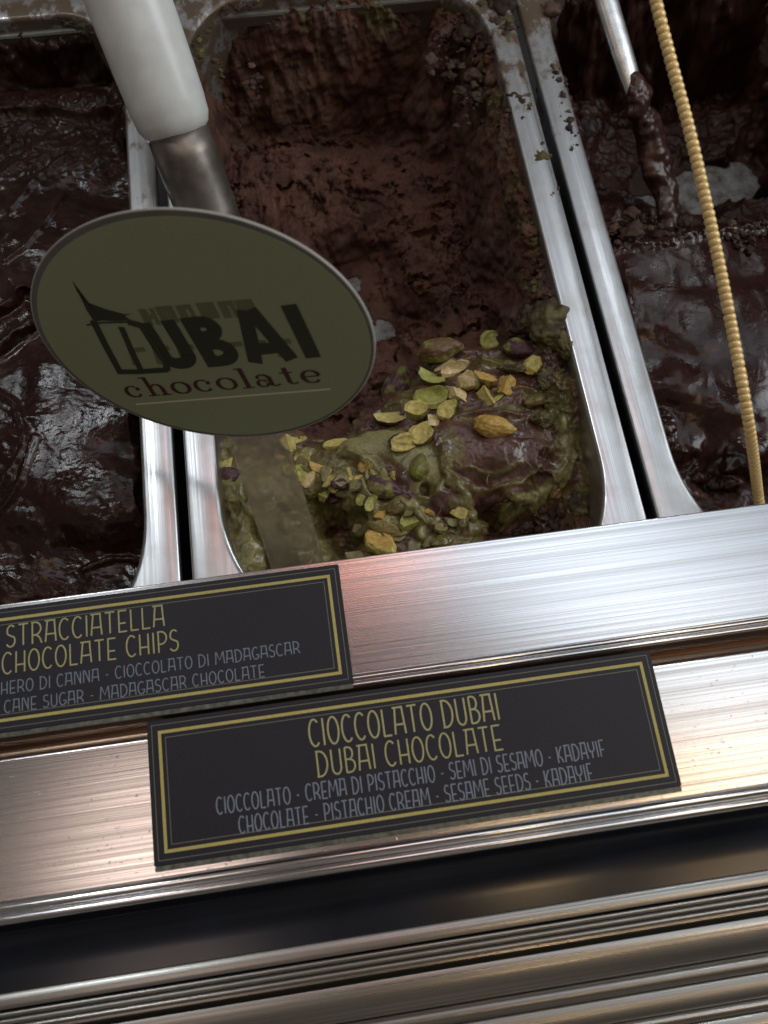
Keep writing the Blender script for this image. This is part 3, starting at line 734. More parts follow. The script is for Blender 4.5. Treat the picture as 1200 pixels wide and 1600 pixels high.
# ---------------------------------------------------------------- pistachios
m, t, b = new_mat('pistachio')
a_ = N(t, 'ShaderNodeAttribute', attribute_name='Col')
n_ = N(t, 'ShaderNodeTexNoise', Scale=800.0, Detail=4.0); t.links.new(coords(t), n_.inputs['Vector'])
v_ = N(t, 'ShaderNodeMapRange'); t.links.new(n_.outputs['Fac'], v_.inputs['Value']); v_.inputs['From Min'].default_value = .3; v_.inputs['From Max'].default_value = .7; v_.inputs['To Min'].default_value = .75; v_.inputs['To Max'].default_value = 1.25
s_ = N(t, 'ShaderNodeVectorMath', operation='SCALE'); t.links.new(a_.outputs['Color'], s_.inputs[0]); t.links.new(v_.outputs['Result'], s_.inputs['Scale'])
t.links.new(s_.outputs[0], b.inputs['Base Color']); b.inputs['Roughness'].default_value = 0.5
b.inputs['Subsurface Weight'].default_value = 0.15; b.inputs['Subsurface Radius'].default_value = (0.002, 0.0015, 0.0005)
bump(t, b, n_.outputs['Fac'], 0.00012)
M_NUT = m
YF = (0.53, 0.44, 0.13); GF = (0.36, 0.36, 0.085); PF = (0.62, 0.49, 0.24); OF = (0.52, 0.34, 0.09)
PS = (0.085, 0.035, 0.045); BS = (0.13, 0.075, 0.030); GS = (0.15, 0.13, 0.035)
def nut_mesh(L, W_, Hh, kind, flesh, skin, seed):
    """L, W, H full sizes in cm. whole = kernel in its skin, half = split kernel with a cupped face, chunk = broken piece with flat cuts,
    slice = curved sliver"""
    r_ = random.Random(seed); V, F = ico(5); V = V.copy()
    cut = np.zeros(len(V))
    # kernel form: blunt at one end, pointed at the other, creased
    x = V[:, 0]; k = 1-0.22*x-0.12*x*x
    V[:, 1] *= k; V[:, 2] *= k
    V *= (1+0.22*noise3(V, 1.1, seed, 3)+0.05*noise3(V, 4.0, seed+1, 2))[:, None]
    V[:, 2] += 0.05*ridged(V[:, 0]*0.8+seed, V[:, 1]*3.2, 2, seed)*(np.abs(V[:, 0]) < 0.9)
    if kind == 'lump': V = ico(5)[0]*(1+0.50*noise3(ico(5)[0], 0.8, seed+3, 2)+0.04*noise3(ico(5)[0], 3, seed, 2))[:, None]
    planes = []
    if kind == 'half': planes = [((r_.uniform(-.6, .6), r_.uniform(-.75, .75), 1), 0.36), ((math.cos(seed), math.sin(seed), .2), 0.72)]
    if kind == 'chunk':
        planes = [((r_.uniform(-.7, .7), r_.uniform(-.7, .7), 1), 0.36)]
        for k in range(4):
            an = r_.uniform(0, 6.28); planes.append(((math.cos(an), math.sin(an), r_.uniform(-.3, .7)), r_.uniform(0.45, 0.75)))
    if kind == 'wedge':
        planes = [((0, 0.75, 0.7), 0.15), ((0.1, -0.8, 0.6), 0.25), ((1, .2, .1), 0.45)]
    if kind == 'slice': planes = [((0, 0.3, 1), 0.25), ((0, 0.9, -.2), 0.45)]
    for nrm, dd in planes:
        nv = np.array(nrm, float); nv /= np.linalg.norm(nv)
        s = V@nv-dd; mk = s > 0
        V[mk] -= np.outer(s[mk], nv); cut[mk] = 1
        if kind in ('chunk', 'wedge'): V[mk] += np.outer(0.07*noise3(V[mk], 1.8, seed+7, 3), nv)
    if kind == 'half':      # cupped flat face with a raised edge
        rr = np.hypot(V[:, 0]/0.92, V[:, 1]/0.80); mk = (cut > 0)
        V[:, 2] -= mk*0.22*sstep(0.95, 0.2, rr)*(0.8+1.2*noise3(V, 1.2, seed+2, 2))
        V[:, 2] += mk*0.06*np.exp(-((rr-0.9)/0.08)**2)
    if kind == 'slice': V[:, 2] += 0.5*V[:, 0]**2-0.2
    V = V*np.array([L/2, W_/2, Hh/2])
    fv = noise3(V*2.2, 1.0, seed+4, 3)
    C = np.tile(np.array(skin), (len(V), 1))
    C = mixc(C, [skin[0]*0.5+flesh[0]*.35, skin[1]*0.4+flesh[1]*.45, skin[2]*.4+flesh[2]*.3], sstep(-0.05, 0.3, fv))
    fl = np.tile(np.array(flesh), (len(V), 1))*(1+0.35*noise3(V*5, 1.0, seed+8, 3))[:, None]
    C = C*(1-cut[:, None])+fl*cut[:, None]
    if kind == 'half':
        rr = np.hypot(V[:, 0]/(L/2*0.9), V[:, 1]/(W_/2*0.8))
        C = mixc(C, [flesh[0]*1.15, flesh[1]*1.1, flesh[2]*1.3], cut*np.exp(-((rr-0.9)/0.12)**2)*0.8)
    me = mesh('pistachio', V, F); set_attr(me, 'Col', np.clip(C, 0.004, 1)); set_attr(me, 'wet', np.full(len(V), 0.85))
    return me
def put_nut(px, py, Lpx, Wr, kind, flesh, skin, ang, seed, name='pistachio', lift=0.25, label=None, parent=None, tilt=(0, 0), hr=1.0, **kw):
    x, y, z = drop(px, py, f_mid)
    dep = np.linalg.norm(at(px, py, z)-CAM)/np.linalg.norm(ray(px, py)); L = Lpx*1.16*dep/FPX
    W_ = L*Wr; Hh = W_*hr
    me = nut_mesh(L, W_, Hh, kind, flesh, skin, seed)
    q = at(px, py, z+Hh*lift)
    o = obj(name, me, M_GEL if kind == 'lump' else M_NUT, parent, label, 'nut' if label else None, 'pistachio pieces strewn on the gelato' if label else None, loc=q)
    o.rotation_euler = (tilt[0], tilt[1], math.radians(ang-7.5))
    return o
top = [
    (688, 547, 62, .52, 'whole', GF, BS, 14, (0, 0), 'dark brown whole pistachio lying topmost at the back of the nut pile'),
    (768, 532, 32, .9, 'half', GF, GS, 30, (0.2, 0), 'small dull green pistachio piece behind the pile, left of the purple one'),
    (816, 546, 52, .52, 'whole', YF, PS, -14, (0, 0), 'purple skinned pistachio with a yellow green tip below the cream clump'),
    (835, 570, 32, .85, 'chunk', YF, GS, 20, (0, 0), 'yellow green chunk just under the purple pistachio, nearest the right rim'),
    (707, 574, 50, .45, 'half', PF, PS, 14, (0.5, 0), 'long pale split pistachio with dark skin under it, below the brown whole one'),
    (675, 588, 40, .55, 'slice', GF, GS, -25, (0.2, 0), 'bright green curved sliver left of the long pale split pistachio'),
    (622, 604, 64, .58, 'whole', GF, PS, 62, (0, 0), 'large upright pistachio with purple skin, leftmost on the pile'),
    (728, 598, 40, .85, 'chunk', PF, GS, -20, (0, 0), 'pale cream coloured chunk in the middle of the row of broken nuts'),
    (760, 591, 40, .65, 'chunk', OF, BS, -15, (0, 0), 'tan brown chunk between the pale chunk and the orange pointed chunk'),
    (792, 596, 40, .85, 'wedge', OF, GS, 60, (0, 0), 'orange green pointed chunk at the right end of the row of broken nuts'),
    (758, 614, 40, .75, 'wedge', YF, GS, 110, (0, 0), 'yellow green triangular wedge below the tan brown chunk'),
    (778, 620, 34, .28, 'slice', GF, GS, 40, (0, 0), 'thin green sliver on the glossy chocolate beside the triangular wedge'),
    (676, 619, 54, .62, 'half', GF, GS, 6, (0.15, 0), 'broad flat green half pistachio in the centre of the pile'),
    (716, 617, 46, .48, 'chunk', PF, GS, -48, (0, 0), 'pale pinkish pointed piece to the right of the broad green half'),
    (700, 640, 38, .58, 'half', YF, GS, 50, (0.2, 0), 'small hollow half pistachio leaning below the pale pointed piece'),
    (652, 641, 34, .85, 'half', YF, GS, 10, (0.1, 0), 'round yellow green slice under the broad green half'),
    (612, 650, 48, .45, 'slice', YF, PS, 5, (0.3, 0), 'long yellow sliver with a dark underside at the left edge of the pile'),
    (676, 655, 26, .8, 'chunk', PF, GS, 60, (0, 0), 'tiny pale crumb of nut above the hollow open piece'),
    (659, 678, 44, .75, 'half', YF, BS, 45, (0.2, 0), 'hollow open half pistachio with a pale rim, lowest in the pile'),
    (632, 690, 44, .6, 'half', YF, PS, 10, (0.7, 0), 'dark purple skinned shell half tucked left of the hollow open piece'),
    (773, 667, 58, .50, 'whole', OF, OF, -10, (0, 0), 'golden yellow whole pistachio lying alone on the smooth gelato'),
    (655, 730, 38, .68, 'whole', GF, GS, 75, (0, 0), 'small green pistachio standing in the pale cream pool'),
]
for i, (px, py, Lp, Wr, kd, fc, skc, an, tl, lab) in enumerate(top):
    put_nut(px, py, Lp, Wr, kd, fc, skc, an, 100+i*7, label=lab, tilt=tl)
CF = (0.22, 0.185, 0.075)
emb = [(603, 762, 52, .6, 'whole', YF, PS, -15), (595, 848, 52, .68, 'half', OF, YF, -48), (645, 812, 44, .6, 'chunk', GF, CF, 50), (603, 818, 62, .55, 'lump', CF, CF, -10), (533, 757, 30, .7, 'chunk', PS, PS, -30),
       (520, 779, 28, .7, 'chunk', PS, PS, 60), (501, 731, 32, .5, 'slice', OF, OF, -20), (485, 747, 30, .6, 'chunk', PF, CF, 60), (507, 768, 36, .5, 'chunk', GF, CF, 60), (528, 694, 44, .5, 'half', YF, GS, 10),
       (450, 694, 36, .55, 'half', YF, CF, -55), (463, 686, 30, .5, 'slice', YF, CF, 0), (352, 727, 34, .7, 'chunk', YF, PS, 30), (356, 742, 34, .7, 'whole', PS, PS, 20), (549, 748, 34, .45, 'slice', YF, PS, 10), (901, 789, 34, .6, 'chunk', OF, CF, 60),
       (630, 830, 40, .6, 'lump', CF, CF, 20), (690, 845, 36, .6, 'lump', CF, GS, 15), 
       (472, 725, 28, .7, 'chunk', CF, CF, 80), (488, 770, 28, .7, 'lump', CF, GS, 10), (620, 790, 34, .6, 'lump', CF, CF, 40), 
       (515, 750, 30, .6, 'chunk', YF, CF, 15), (480, 708, 30, .6, 'lump', CF, CF, 30), (560, 865, 40, .4, 'slice', CF, CF, 10), (722, 815, 34, .5, 'lump', GS, CF, 70), 
       (820, 830, 30, .6, 'chunk', BS, CF, 20), (870, 770, 30, .6, 'lump', BS, BS, 60), (495, 690, 26, .6, 'lump', BS, BS, 0), (840, 625, 40, .6, 'lump', GS, CF, 30), (365, 705, 24, .6, 'lump', CF, CF, 70)]
r2_ = random.Random(77)
for k in range(34):      # chopped bits worked into the cream at the front left
    u = r2_.random(); px = 450+150*u+r2_.gauss(0, 14); py = 700+115*u*r2_.random()+40*r2_.random()
    if k > 24: px, py = r2_.uniform(590, 725), r2_.uniform(795, 850)
    emb.append((px, py, r2_.uniform(17, 30), r2_.uniform(.5, .9), r2_.choice(('chunk', 'chunk', 'wedge', 'half')), r2_.choice((YF, GF, OF, CF, CF)), r2_.choice((CF, GS, PS)), r2_.uniform(0, 180)))
for i, (px, py, Lp, Wr, kd, fc, skc, an) in enumerate(emb):
    if kd == 'lump':
        q = rnd.uniform(.6, 1.15); skc = (skc[0]*q*1.05, skc[1]*q, skc[2]*q*.8); fc = tuple(c*q for c in fc); Lp *= 0.85
    put_nut(px, py, Lp, Wr, kd, fc, skc, an, 500+i*5, name='coated_nut', parent=gel_mid, lift=0.1, hr=0.8, tilt=(rnd.uniform(-.3, .3), rnd.uniform(-.2, .2)))

r_ = random.Random(12); VV = []; FF = []; n = 0
for _ in range(45):
    px, py = r_.choice([(560, 790), (640, 820), (720, 800), (520, 750), (820, 780), (780, 700), (860, 640), (690, 690), (600, 740), (440, 720), (840, 720)])
    x, y, z = drop(px+r_.gauss(0, 30), py+r_.gauss(0, 18), f_mid); a = r_.uniform(0, 6.28); L = r_.uniform(.25, .7); cv = r_.uniform(-1.4, 1.4); P = []
    for k in range(7):
        P.append((x, y, max(f_mid(x, y), z-0.05)+0.02+0.05*math.sin(k/6*math.pi))); a += cv/6; x += math.cos(a)*L/6; y += math.sin(a)*L/6
    V, F = tube(P, [0.011+0.008*r_.random()]*7, 6); VV += V; FF += [tuple(n+i for i in f) for f in F]; n += len(V)
me = mesh('kadayif_strands', VV, FF); set_attr(me, 'Col', np.tile(np.array((0.17, 0.14, 0.06)), (n, 1))); set_attr(me, 'wet', np.full(n, 0.9))
obj('kadayif_strands', me, M_GEL, gel_mid, kind='stuff')

# ---------------------------------------------------------------- lettering made of flat strokes
def stroke(path, w0, w1=None, z=0.0, closed=False):
    """ribbon; w1 = width of horizontal strokes (None: same as w0)"""
    P = np.array(path, float); n = len(P)
    T = np.gradient(P, axis=0)
    if closed: T[0] = T[-1] = P[1]-P[-2]
    V = []
    for i in range(n):
        t_ = T[i]/(np.linalg.norm(T[i])+1e-9); nn = np.array([-t_[1], t_[0]])
        ww = w0 if w1 is None else w1+(w0-w1)*abs(t_[1])**1.5
        V += [(*(P[i]+nn*ww/2), z), (*(P[i]-nn*ww/2), z)]
    F = [(2*i, 2*i+1, 2*i+3, 2*i+2) for i in range(n-1)]
    return V, F
def arc(cx, cy, rx, ry, a0, a1, n=18):
    return [(cx+rx*math.cos(math.radians(a0+(a1-a0)*k/n)), cy+ry*math.sin(math.radians(a0+(a1-a0)*k/n))) for k in range(n+1)]
GLY = {
    'A': (.44, [[(0, 0), (.05, .6), (.09, 1)], [(.44, 0), (.40, .6), (.38, 1)], [(-.02, 1), (.42, 1)], [(.04, .36), (.42, .36)]]),
    'B': (.40, [[(.03, 0), (.03, 1)], [(.03, 1)]+arc(.16, .76, .17, .24, 90, -90)+[(.03, .52)], [(.03, .52)]+arc(.17, .26, .22, .26, 90, -90)+[(.03, 0)]]),
    'C': (.40, [arc(.22, .5, .22, .5, 48, 312)]),
    'D': (.44, [[(.03, 0), (.03, 1)], [(-.02, 1)]+arc(.12, .5, .31, .5, 90, -90)+[(-.02, 0)]]),
    'E': (.36, [[(.03, 0), (.03, 1)], [(.0, 1), (.36, 1)], [(.03, .40), (.32, .40)], [(0, 0), (.36, 0)]]),
    'F': (.34, [[(.03, 0), (.03, 1)], [(.0, 1), (.34, 1)], [(.03, .42), (.30, .42)]]),
    'G': (.42, [arc(.22, .5, .22, .5, 50, 325), [(.24, .36), (.42, .36), (.42, .12)]]),
    'H': (.42, [[(.03, 0), (.03, 1)], [(.39, 0), (.39, 1)], [(.03, .36), (.39, .36)]]),
    'I': (.08, [[(.04, 0), (.04, 1)]]),
    'K': (.40, [[(.03, 0), (.03, 1)], [(.38, 1), (.22, .75), (.05, .36)], [(.10, .42), (.26, .30), (.38, 0)]]),
    'L': (.34, [[(.03, 1), (.03, 0), ], [(0, 0), (.34, 0)]]),
    'M': (.60, [[(.0, 0), (.06, 1)], [(.60, 0), (.54, 1)], [(.0, 1), (.08, 1), (.30, .34), (.52, 1), (.60, 1)]]),
    'N': (.44, [[(.03, 0), (.03, 1)], [(.41, 0), (.41, 1)], [(.0, 1), (.12, 1), (.24, .60), (.41, .06)]]),
    'O': (.44, [arc(.22, .5, .22, .5, 0, 360, 26)]),
    'P': (.38, [[(.03, 0), (.03, 1)], [(-.02, 1)]+arc(.14, .70, .24, .30, 90, -90)+[(.03, .40)]]),
    'R': (.42, [[(.03, 0), (.03, 1)], [(-.02, 1)]+arc(.14, .70, .24, .30, 90, -90)+[(.03, .40)], [(.18, .40), (.32, .28), (.42, 0)]]),
    'S': (.34, [arc(.18, .74, .16, .26, 40, 215, 14)+[(.18, .50)]+arc(.16, .27, .18, .27, 40, -150, 14)]),
    'T': (.40, [[(.20, 0), (.20, 1)], [(0, 1), (.40, 1)]]),
    'U': (.42, [[(.03, 1), (.03, .35)]+arc(.21, .28, .18, .28, 180, 360, 14)+[(.39, .35), (.39, 1)]]),
    'X': (.4, [[(0, 0), (.4, 1)], [(0, 1), (.4, 0)]]),
    'Y': (.42, [[(.02, 1), (.02, .62)]+arc(.21, .62, .19, .24, 180, 360, 12)+[(.40, 1)], [(.21, .38), (.21, 0)]]),
    'Z': (.40, [[(.02, 1), (.40, 1), (0, 0), (.40, 0)]]),
    '-': (.20, [[(.02, .42), (.18, .42)]]), ' ': (.16, []),
}
def text_mesh(name, s, x0, x1, yc, cap, z, sw=0.085):
    adv = .15; w_ = sum(GLY[c][0]+adv for c in s)-adv
    k = (x1-x0)/w_; V = []; F = []; x = x0; layer = 0
    for c in s:
        gw, st = GLY[c]
        for p in st:
            layer = (layer+1) % 6
            q = [(x+u*k, yc-cap/2+v*cap) for u, v in p]
            v_, f_ = stroke(q, sw*cap, None, z+layer*0.0012)
            n = len(V); V += v_; F += [tuple(n+i for i in f) for f in f_]
        x += (gw+adv)*k
    me = mesh(name, V, F, smooth=False); return me

def frame_mesh(name, W_, Hh, ins, th, z):
    a, b2 = W_/2-ins, Hh/2-ins; c, d = a-th, b2-th
    V = [(-a, -b2, z), (a, -b2, z), (a, b2, z), (-a, b2, z), (-c, -d, z), (c, -d, z), (c, d, z), (-c, d, z)]
    F = [(0, 1, 5, 4), (1, 2, 6, 5), (2, 3, 7, 6), (3, 0, 4, 7)]
    return mesh(name, V, F, smooth=False)
def card(label, W_, Hh, centre, tilt, titles, smalls, yaw=0.0):
    root = empty('flavour_card', label, 'label card', 'black flavour cards standing on the rails', centre)
    root.rotation_euler = (tilt, 0, yaw)
    obj('card_plate', box_mesh('card_plate', -W_/2, W_/2, -Hh/2, Hh/2, -0.09, 0.0, 0.02), M_CARD, root)
    obj('clear_holder', box_mesh('clear_holder', -W_/2+0.02, W_/2-0.02, -Hh/2-0.16, -Hh/2-0.003, -0.16, -0.02, 0.02), M_EDGE_CLR, root)
    for ins, th, mt, nm in ((0.14, 0.022, M_LINE, 'outer_line'), (0.34, 0.10, M_YEL, 'gold_border'), (0.56, 0.022, M_LINE, 'inner_line')):
        obj(nm, frame_mesh(nm, W_, Hh, ins, th, 0.006), mt, root)
    for s, x0, x1, y, cap in titles: obj('title_lettering', text_mesh('title_lettering', s, x0, x1, y, cap, 0.006, 0.072), M_TITLE, root)
    for s, x0, x1, y, cap in smalls: obj('ingredient_lettering', text_mesh('ingredient_lettering', s, x0, x1, y, cap, 0.006, 0.088), M_SMALL, root)
    return root
M_EDGE_CLR = plain('frosted_holder', (0.10, 0.11, 0.09), 0.35, noise=0.6, nscale=500, spec=0.6)
# lower card
def local(cn, px, py, z): q = at(px, py, z); return q[0]-cn[0], q[1]-cn[1]
W2, H2, Z2 = 16.75, 4.45, 1.0
corn = [at(*p, Z2) for p in ((227, 1128), (1012, 1017), (1070, 1233), (243, 1367))]
c2 = np.mean(corn, axis=0)
W2 = ((corn[1][0]-corn[0][0])+(corn[2][0]-corn[3][0]))/2; H2 = ((corn[0][1]-corn[3][1])+(corn[1][1]-corn[2][1]))/2-0.16
c2[1] += 0.08
def line(cn, z, s, pa, pb, cap):
    a = local(cn, *pa, z); b2 = local(cn, *pb, z); return (s, a[0], b2[0], (a[1]+b2[1])/2, cap)
card('black flavour card reading Dubai Chocolate, propped on the lower rail', W2, H2, c2, math.radians(2.0),
     [line(c2, Z2, 'CIOCCOLATO DUBAI', (483, 1144), (778, 1106), 0.84), line(c2, Z2, 'DUBAI CHOCOLATE', (495, 1194), (783, 1152), 0.76)],
     [line(c2, Z2, 'CIOCCOLATO - CREMA DI PISTACCHIO - SEMI DI SESAMO - KADAYIF', (338, 1256), (945, 1172), 0.50),
      line(c2, Z2, 'CHOCOLATE - PISTACHIO CREAM - SESAME SEEDS - KADAYIF', (373, 1287), (926, 1208), 0.50)])
# upper card
Z1 = 0.80
tr = at(525, 882, Z1); br = at(557, 1072, Z1); bl = at(0, 1141, Z1)
H1 = tr[1]-br[1]-0.12; W1 = W2
c1 = np.array([(tr[0]+br[0])/2-W1/2, (tr[1]+br[1])/2+0.06, Z1])
card('black flavour card reading Stracciatella Chocolate Chips on the upper rail', W1, H1, c1, math.radians(1.0),
     [line(c1, Z1, 'STRACCIATELLA', (11, 994), (256, 963), 0.72), line(c1, Z1, 'CHOCOLATE CHIPS', (4, 1037), (278, 1000), 0.70)],
     [('PANNA - ZUCCHERO DI CANNA - CIOCCOLATO DI MADAGASCAR', local(c1, 468, 1014, Z1)[0]-12.75, local(c1, 468, 1014, Z1)[0], (local(c1, 0, 1075, Z1)[1]+local(c1, 468, 1012, Z1)[1])/2, 0.40),
      ('PANNA CREAM - CANE SUGAR - MADAGASCAR CHOCOLATE'[6:], local(c1, 413, 1050, Z1)[0]-10.35, local(c1, 413, 1050, Z1)[0], (local(c1, 22, 1101, Z1)[1]+local(c1, 413, 1049, Z1)[1])/2, 0.40)])

# ---------------------------------------------------------------- oval sign
cp_ = at_depth(305.6, 527.3, 25.0)
s_px = 25.0/FPX
U = R@np.array([272.5, 2.8, 120])*s_px; Vv = R@np.array([-67.3, 140.5, 150])*s_px
U_n = U/np.linalg.norm(U); Vo = Vv-U_n*np.dot(Vv, U_n); V_n = Vo/np.linalg.norm(Vo); N_n = np.cross(U_n, V_n)
AU, AV = np.linalg.norm(U), np.linalg.norm(Vo)
oval = empty('oval_sign', 'oval olive green sign reading Dubai chocolate on a smoky clear stake', 'sign')
oval.matrix_world = Matrix(((U_n[0], V_n[0], N_n[0], cp_[0]*K), (U_n[1], V_n[1], N_n[1], cp_[1]*K), (U_n[2], V_n[2], N_n[2], cp_[2]*K), (0, 0, 0, 1)))
def disc(name, ax, ay, z0, z1, mat, bev=0.03):
    n = 128; V = []; F = []
    prof = [(1-bev*1.5/ax, z1), (1, z1-bev), (1, z0+bev), (1-bev*1.5/ax, z0)]
    for s, z in prof:
        for k in range(n): V.append((ax*s*math.cos(2*math.pi*k/n), ay*s*math.sin(2*math.pi*k/n), z))
    for i in range(3):
        for k in range(n):
            k2 = (k+1) % n; F.append((i*n+k, (i+1)*n+k, (i+1)*n+k2, i*n+k2))
    F.append(tuple(range(n))); F.append(tuple(3*n+k for k in range(n-1, -1, -1)))
    me = mesh(name, V, F, smooth=True); me.set_sharp_from_angle(angle=math.radians(25))
    return obj(name, me, mat, oval)
mg, t, b = new_mat('clear_acrylic')
b.inputs['Base Color'].default_value = (0.62, 0.56, 0.44, 1); b.inputs['Transmission Weight'].default_value = 0.88; b.inputs['Roughness'].default_value = 0.14; b.inputs['IOR'].default_value = 1.49
M_ACR = mg
M_BORDER = plain('grey_clear_border', (0.16, 0.165, 0.165), 0.25, noise=0.15, nscale=80)
m, t, b = new_mat('olive_print')
vec = coords(t, (1, 1, 1))
wv = N(t, 'ShaderNodeTexWave', Scale=420.0, Distortion=0.6, Detail=1.0); wv.bands_direction = 'X'; t.links.new(vec, wv.inputs['Vector'])
t.links.new(ramp(t, wv.outputs['Fac'], [(0.0, (0.265, 0.315, 0.195)), (1.0, (0.365, 0.42, 0.275))]), b.inputs['Base Color'])
b.inputs['Roughness'].default_value = 0.45; b.inputs['Specular IOR Level'].default_value = 0.35
M_OLIVE = m
disc('acrylic_plate', AU, AV, -0.10, 0.0, M_BORDER, 0.025)
M_RIM = plain('pale_cut_edge', (0.42, 0.42, 0.38), 0.3)
# bright cut edge of the plate
n = 128; V = []; F = []
for s, z in ((1.002, -0.08), (1.004, -0.03), (1.002, 0.008), (0.994, 0.008)):
    for k in range(n): V.append((AU*s*math.cos(2*math.pi*k/n), AV*s*math.sin(2*math.pi*k/n), z))
for i in range(3):
    for k in range(n):
        k2 = (k+1) % n; F.append((i*n+k, i*n+k2, (i+1)*n+k2, (i+1)*n+k))
obj('plate_edge', mesh('plate_edge', V, F), M_RIM, oval)
od = disc('printed_face', AU-0.15, AV-0.15, 0.003, 0.02, M_OLIVE, 0.004)
od.location = (0.03*K, -0.05*K, 0)
INK_D = plain('dark_olive_ink', (0.035, 0.042, 0.026), 0.5); INK_B = plain('brown_ink', (0.075, 0.022, 0.016), 0.5); INK_W = plain('cream_ink', (0.75, 0.75, 0.62), 0.5)
INK_G = plain('ghost_ink', (0.150, 0.175, 0.092), 0.5)
# positions in the sign's own plane, read from where its print lies
def sp_(px, py):
    d = ray(px, py); tt = np.dot(cp_-CAM, N_n)/np.dot(d, N_n); q = CAM+d*tt-cp_
    return np.array([np.dot(q, U_n), np.dot(q, V_n)])
def ink(name, strokes, mat, z=0.026, dz=0.0015):
    V = []; F = []
    for i, (p, w0, w1) in enumerate(strokes):
        v_, f_ = stroke(p, w0, w1, z+dz*(i % 8)); k = len(V); V += v_; F += [tuple(k+a for a in f) for f in f_]
    return obj(name, mesh(name, V, F, smooth=False), mat, oval)
def poly(name, pts, mat, z=0.026):
    return obj(name, mesh(name, [(x, y, z) for x, y in pts], [tuple(range(len(pts)))], smooth=False), mat, oval)
bl_, br_ = sp_(262, 580), sp_(502, 556); tl_, tr_ = sp_(225, 500), sp_(470, 477)
# word DUBAI: letters UBAI bold, D is the sail
base = (bl_+br_)/2
x0, x1 = bl_[0], br_[0]; yb_ = (bl_[1]+br_[1])/2; yt_ = (tl_[1]+tr_[1])/2
hh = yt_-yb_; sw_ = hh*0.27
def G(pts, ox, wd): return [(ox+u*wd, yb_+v*hh) for u, v in pts]
lw = (x1-x0)
cell = [(0.0, .235), (.265, .215), (.515, .25), (.80, .235)]
ux, bx, ax_ = x0+lw*0.00, x0+lw*0.285, x0+lw*0.555
Uw, Bw, Aw = lw*.25, lw*.24, lw*.31
S = []
hw = sw_/2
S.append(([(ux+hw, yt_), (ux+hw, yb_+hh*.3)]+[(ux+Uw/2+(Uw/2-hw)*math.cos(math.radians(a)), yb_+hh*.3+(hh*.3-hw)*math.sin(math.radians(a))) for a in range(180, 361, 12)]+[(ux+Uw-hw, yb_+hh*.3), (ux+Uw-hw, yt_)], sw_, sw_*.85))
S.append(([(bx+hw, yb_), (bx+hw, yt_)], sw_, None))
for y_0, y_1, ww in ((.5, 1.0, .92), (0, .56, 1.0)):
    cyy = yb_+hh*(y_0+y_1)/2; ry = hh*(y_1-y_0)/2-hw*.8; rx = Bw*ww-hw-Bw*.45
    S.append(([(bx+hw, cyy+ry)]+[(bx+Bw*.45+rx*math.cos(math.radians(a)), cyy+ry*math.sin(math.radians(a))) for a in range(90, -91, -15)]+[(bx+hw, cyy-ry)], sw_, sw_*.8))
S.append(([(ax_+hw*.9, yb_), (ax_+Aw/2-hw*.35, yt_)], sw_*.95, None)); S.append(([(ax_+Aw-hw*.9, yb_), (ax_+Aw/2+hw*.35, yt_)], sw_*.95, None))
S.append(([(ax_+Aw*.2, yb_+hh*.26), (ax_+Aw*.8, yb_+hh*.26)], sw_*.8, None))
S.append(([(x1-hw, yb_), (x1-hw, yt_)], sw_, None))
ink('dubai_lettering', S, INK_D)
# sail tower that stands for the D
mast = [sp_(*p) for p in ((190, 584), (172, 540), (150, 500), (133, 478), (113, 438))]
poly('sail_tower', [sp_(*p) for p in ((113, 437), (121, 455), (134, 470), (165, 482), (196, 490), (207, 489), (196, 493), (205, 500), (180, 501), (160, 500), (148, 503), (136, 484))], INK_D, 0.026)
ink('sail_letter', [([sp_(*p) for p in ((146, 500), (166, 540), (190, 584))], 0.26, None), ([sp_(*p) for p in ((186, 580), (215, 580), (262, 577))], 0.20, None), ([sp_(*p) for p in ((262, 578), (256, 545), (243, 522), (222, 508), (200, 502))], 0.24, None),
                    ([sp_(*p) for p in ((190, 510), (205, 545), (222, 580))], 0.22, None), ([sp_(*p) for p in ((136, 507), (160, 503), (210, 502))], 0.06, None)], INK_D, 0.030)
ink('sail_highlight', [([sp_(*p) for p in ((200, 496), (225, 512), (245, 540), (262, 574))], 0.05, None)], plain('olive_line', (0.075, 0.085, 0.035), .5), 0.045)
# faint extra letter strokes above and across the word
gh = []
for k, (px0, py0) in enumerate(((222, 482), (248, 478), (280, 476), (312, 472), (345, 470), (372, 468))):
    gh.append(([sp_(px0, py0), sp_(px0+13, py0+26)], 0.30, None)); gh.append(([sp_(px0+14, py0-1), sp_(px0+27, py0+25)], 0.30 if k % 2 else 0.16, None)); gh.append(([sp_(px0, py0+4 if k % 3 else py0+14), sp_(px0+18, py0+2 if k % 3 else py0+12)], 0.16, None))
ink('ghost_lettering', gh, INK_G, 0.0208, 0.0005)
gh = []
for k in range(7):
    px0, py0 = 205+k*38, 545-k*2.2
    gh.append(([sp_(px0, py0), sp_(px0+9, py0+26)], 0.26, None)); gh.append(([sp_(px0, py0+2), sp_(px0+22, py0)], 0.18, None))
ink('ghost_lettering', gh, INK_G, 0.0208, 0.0005)
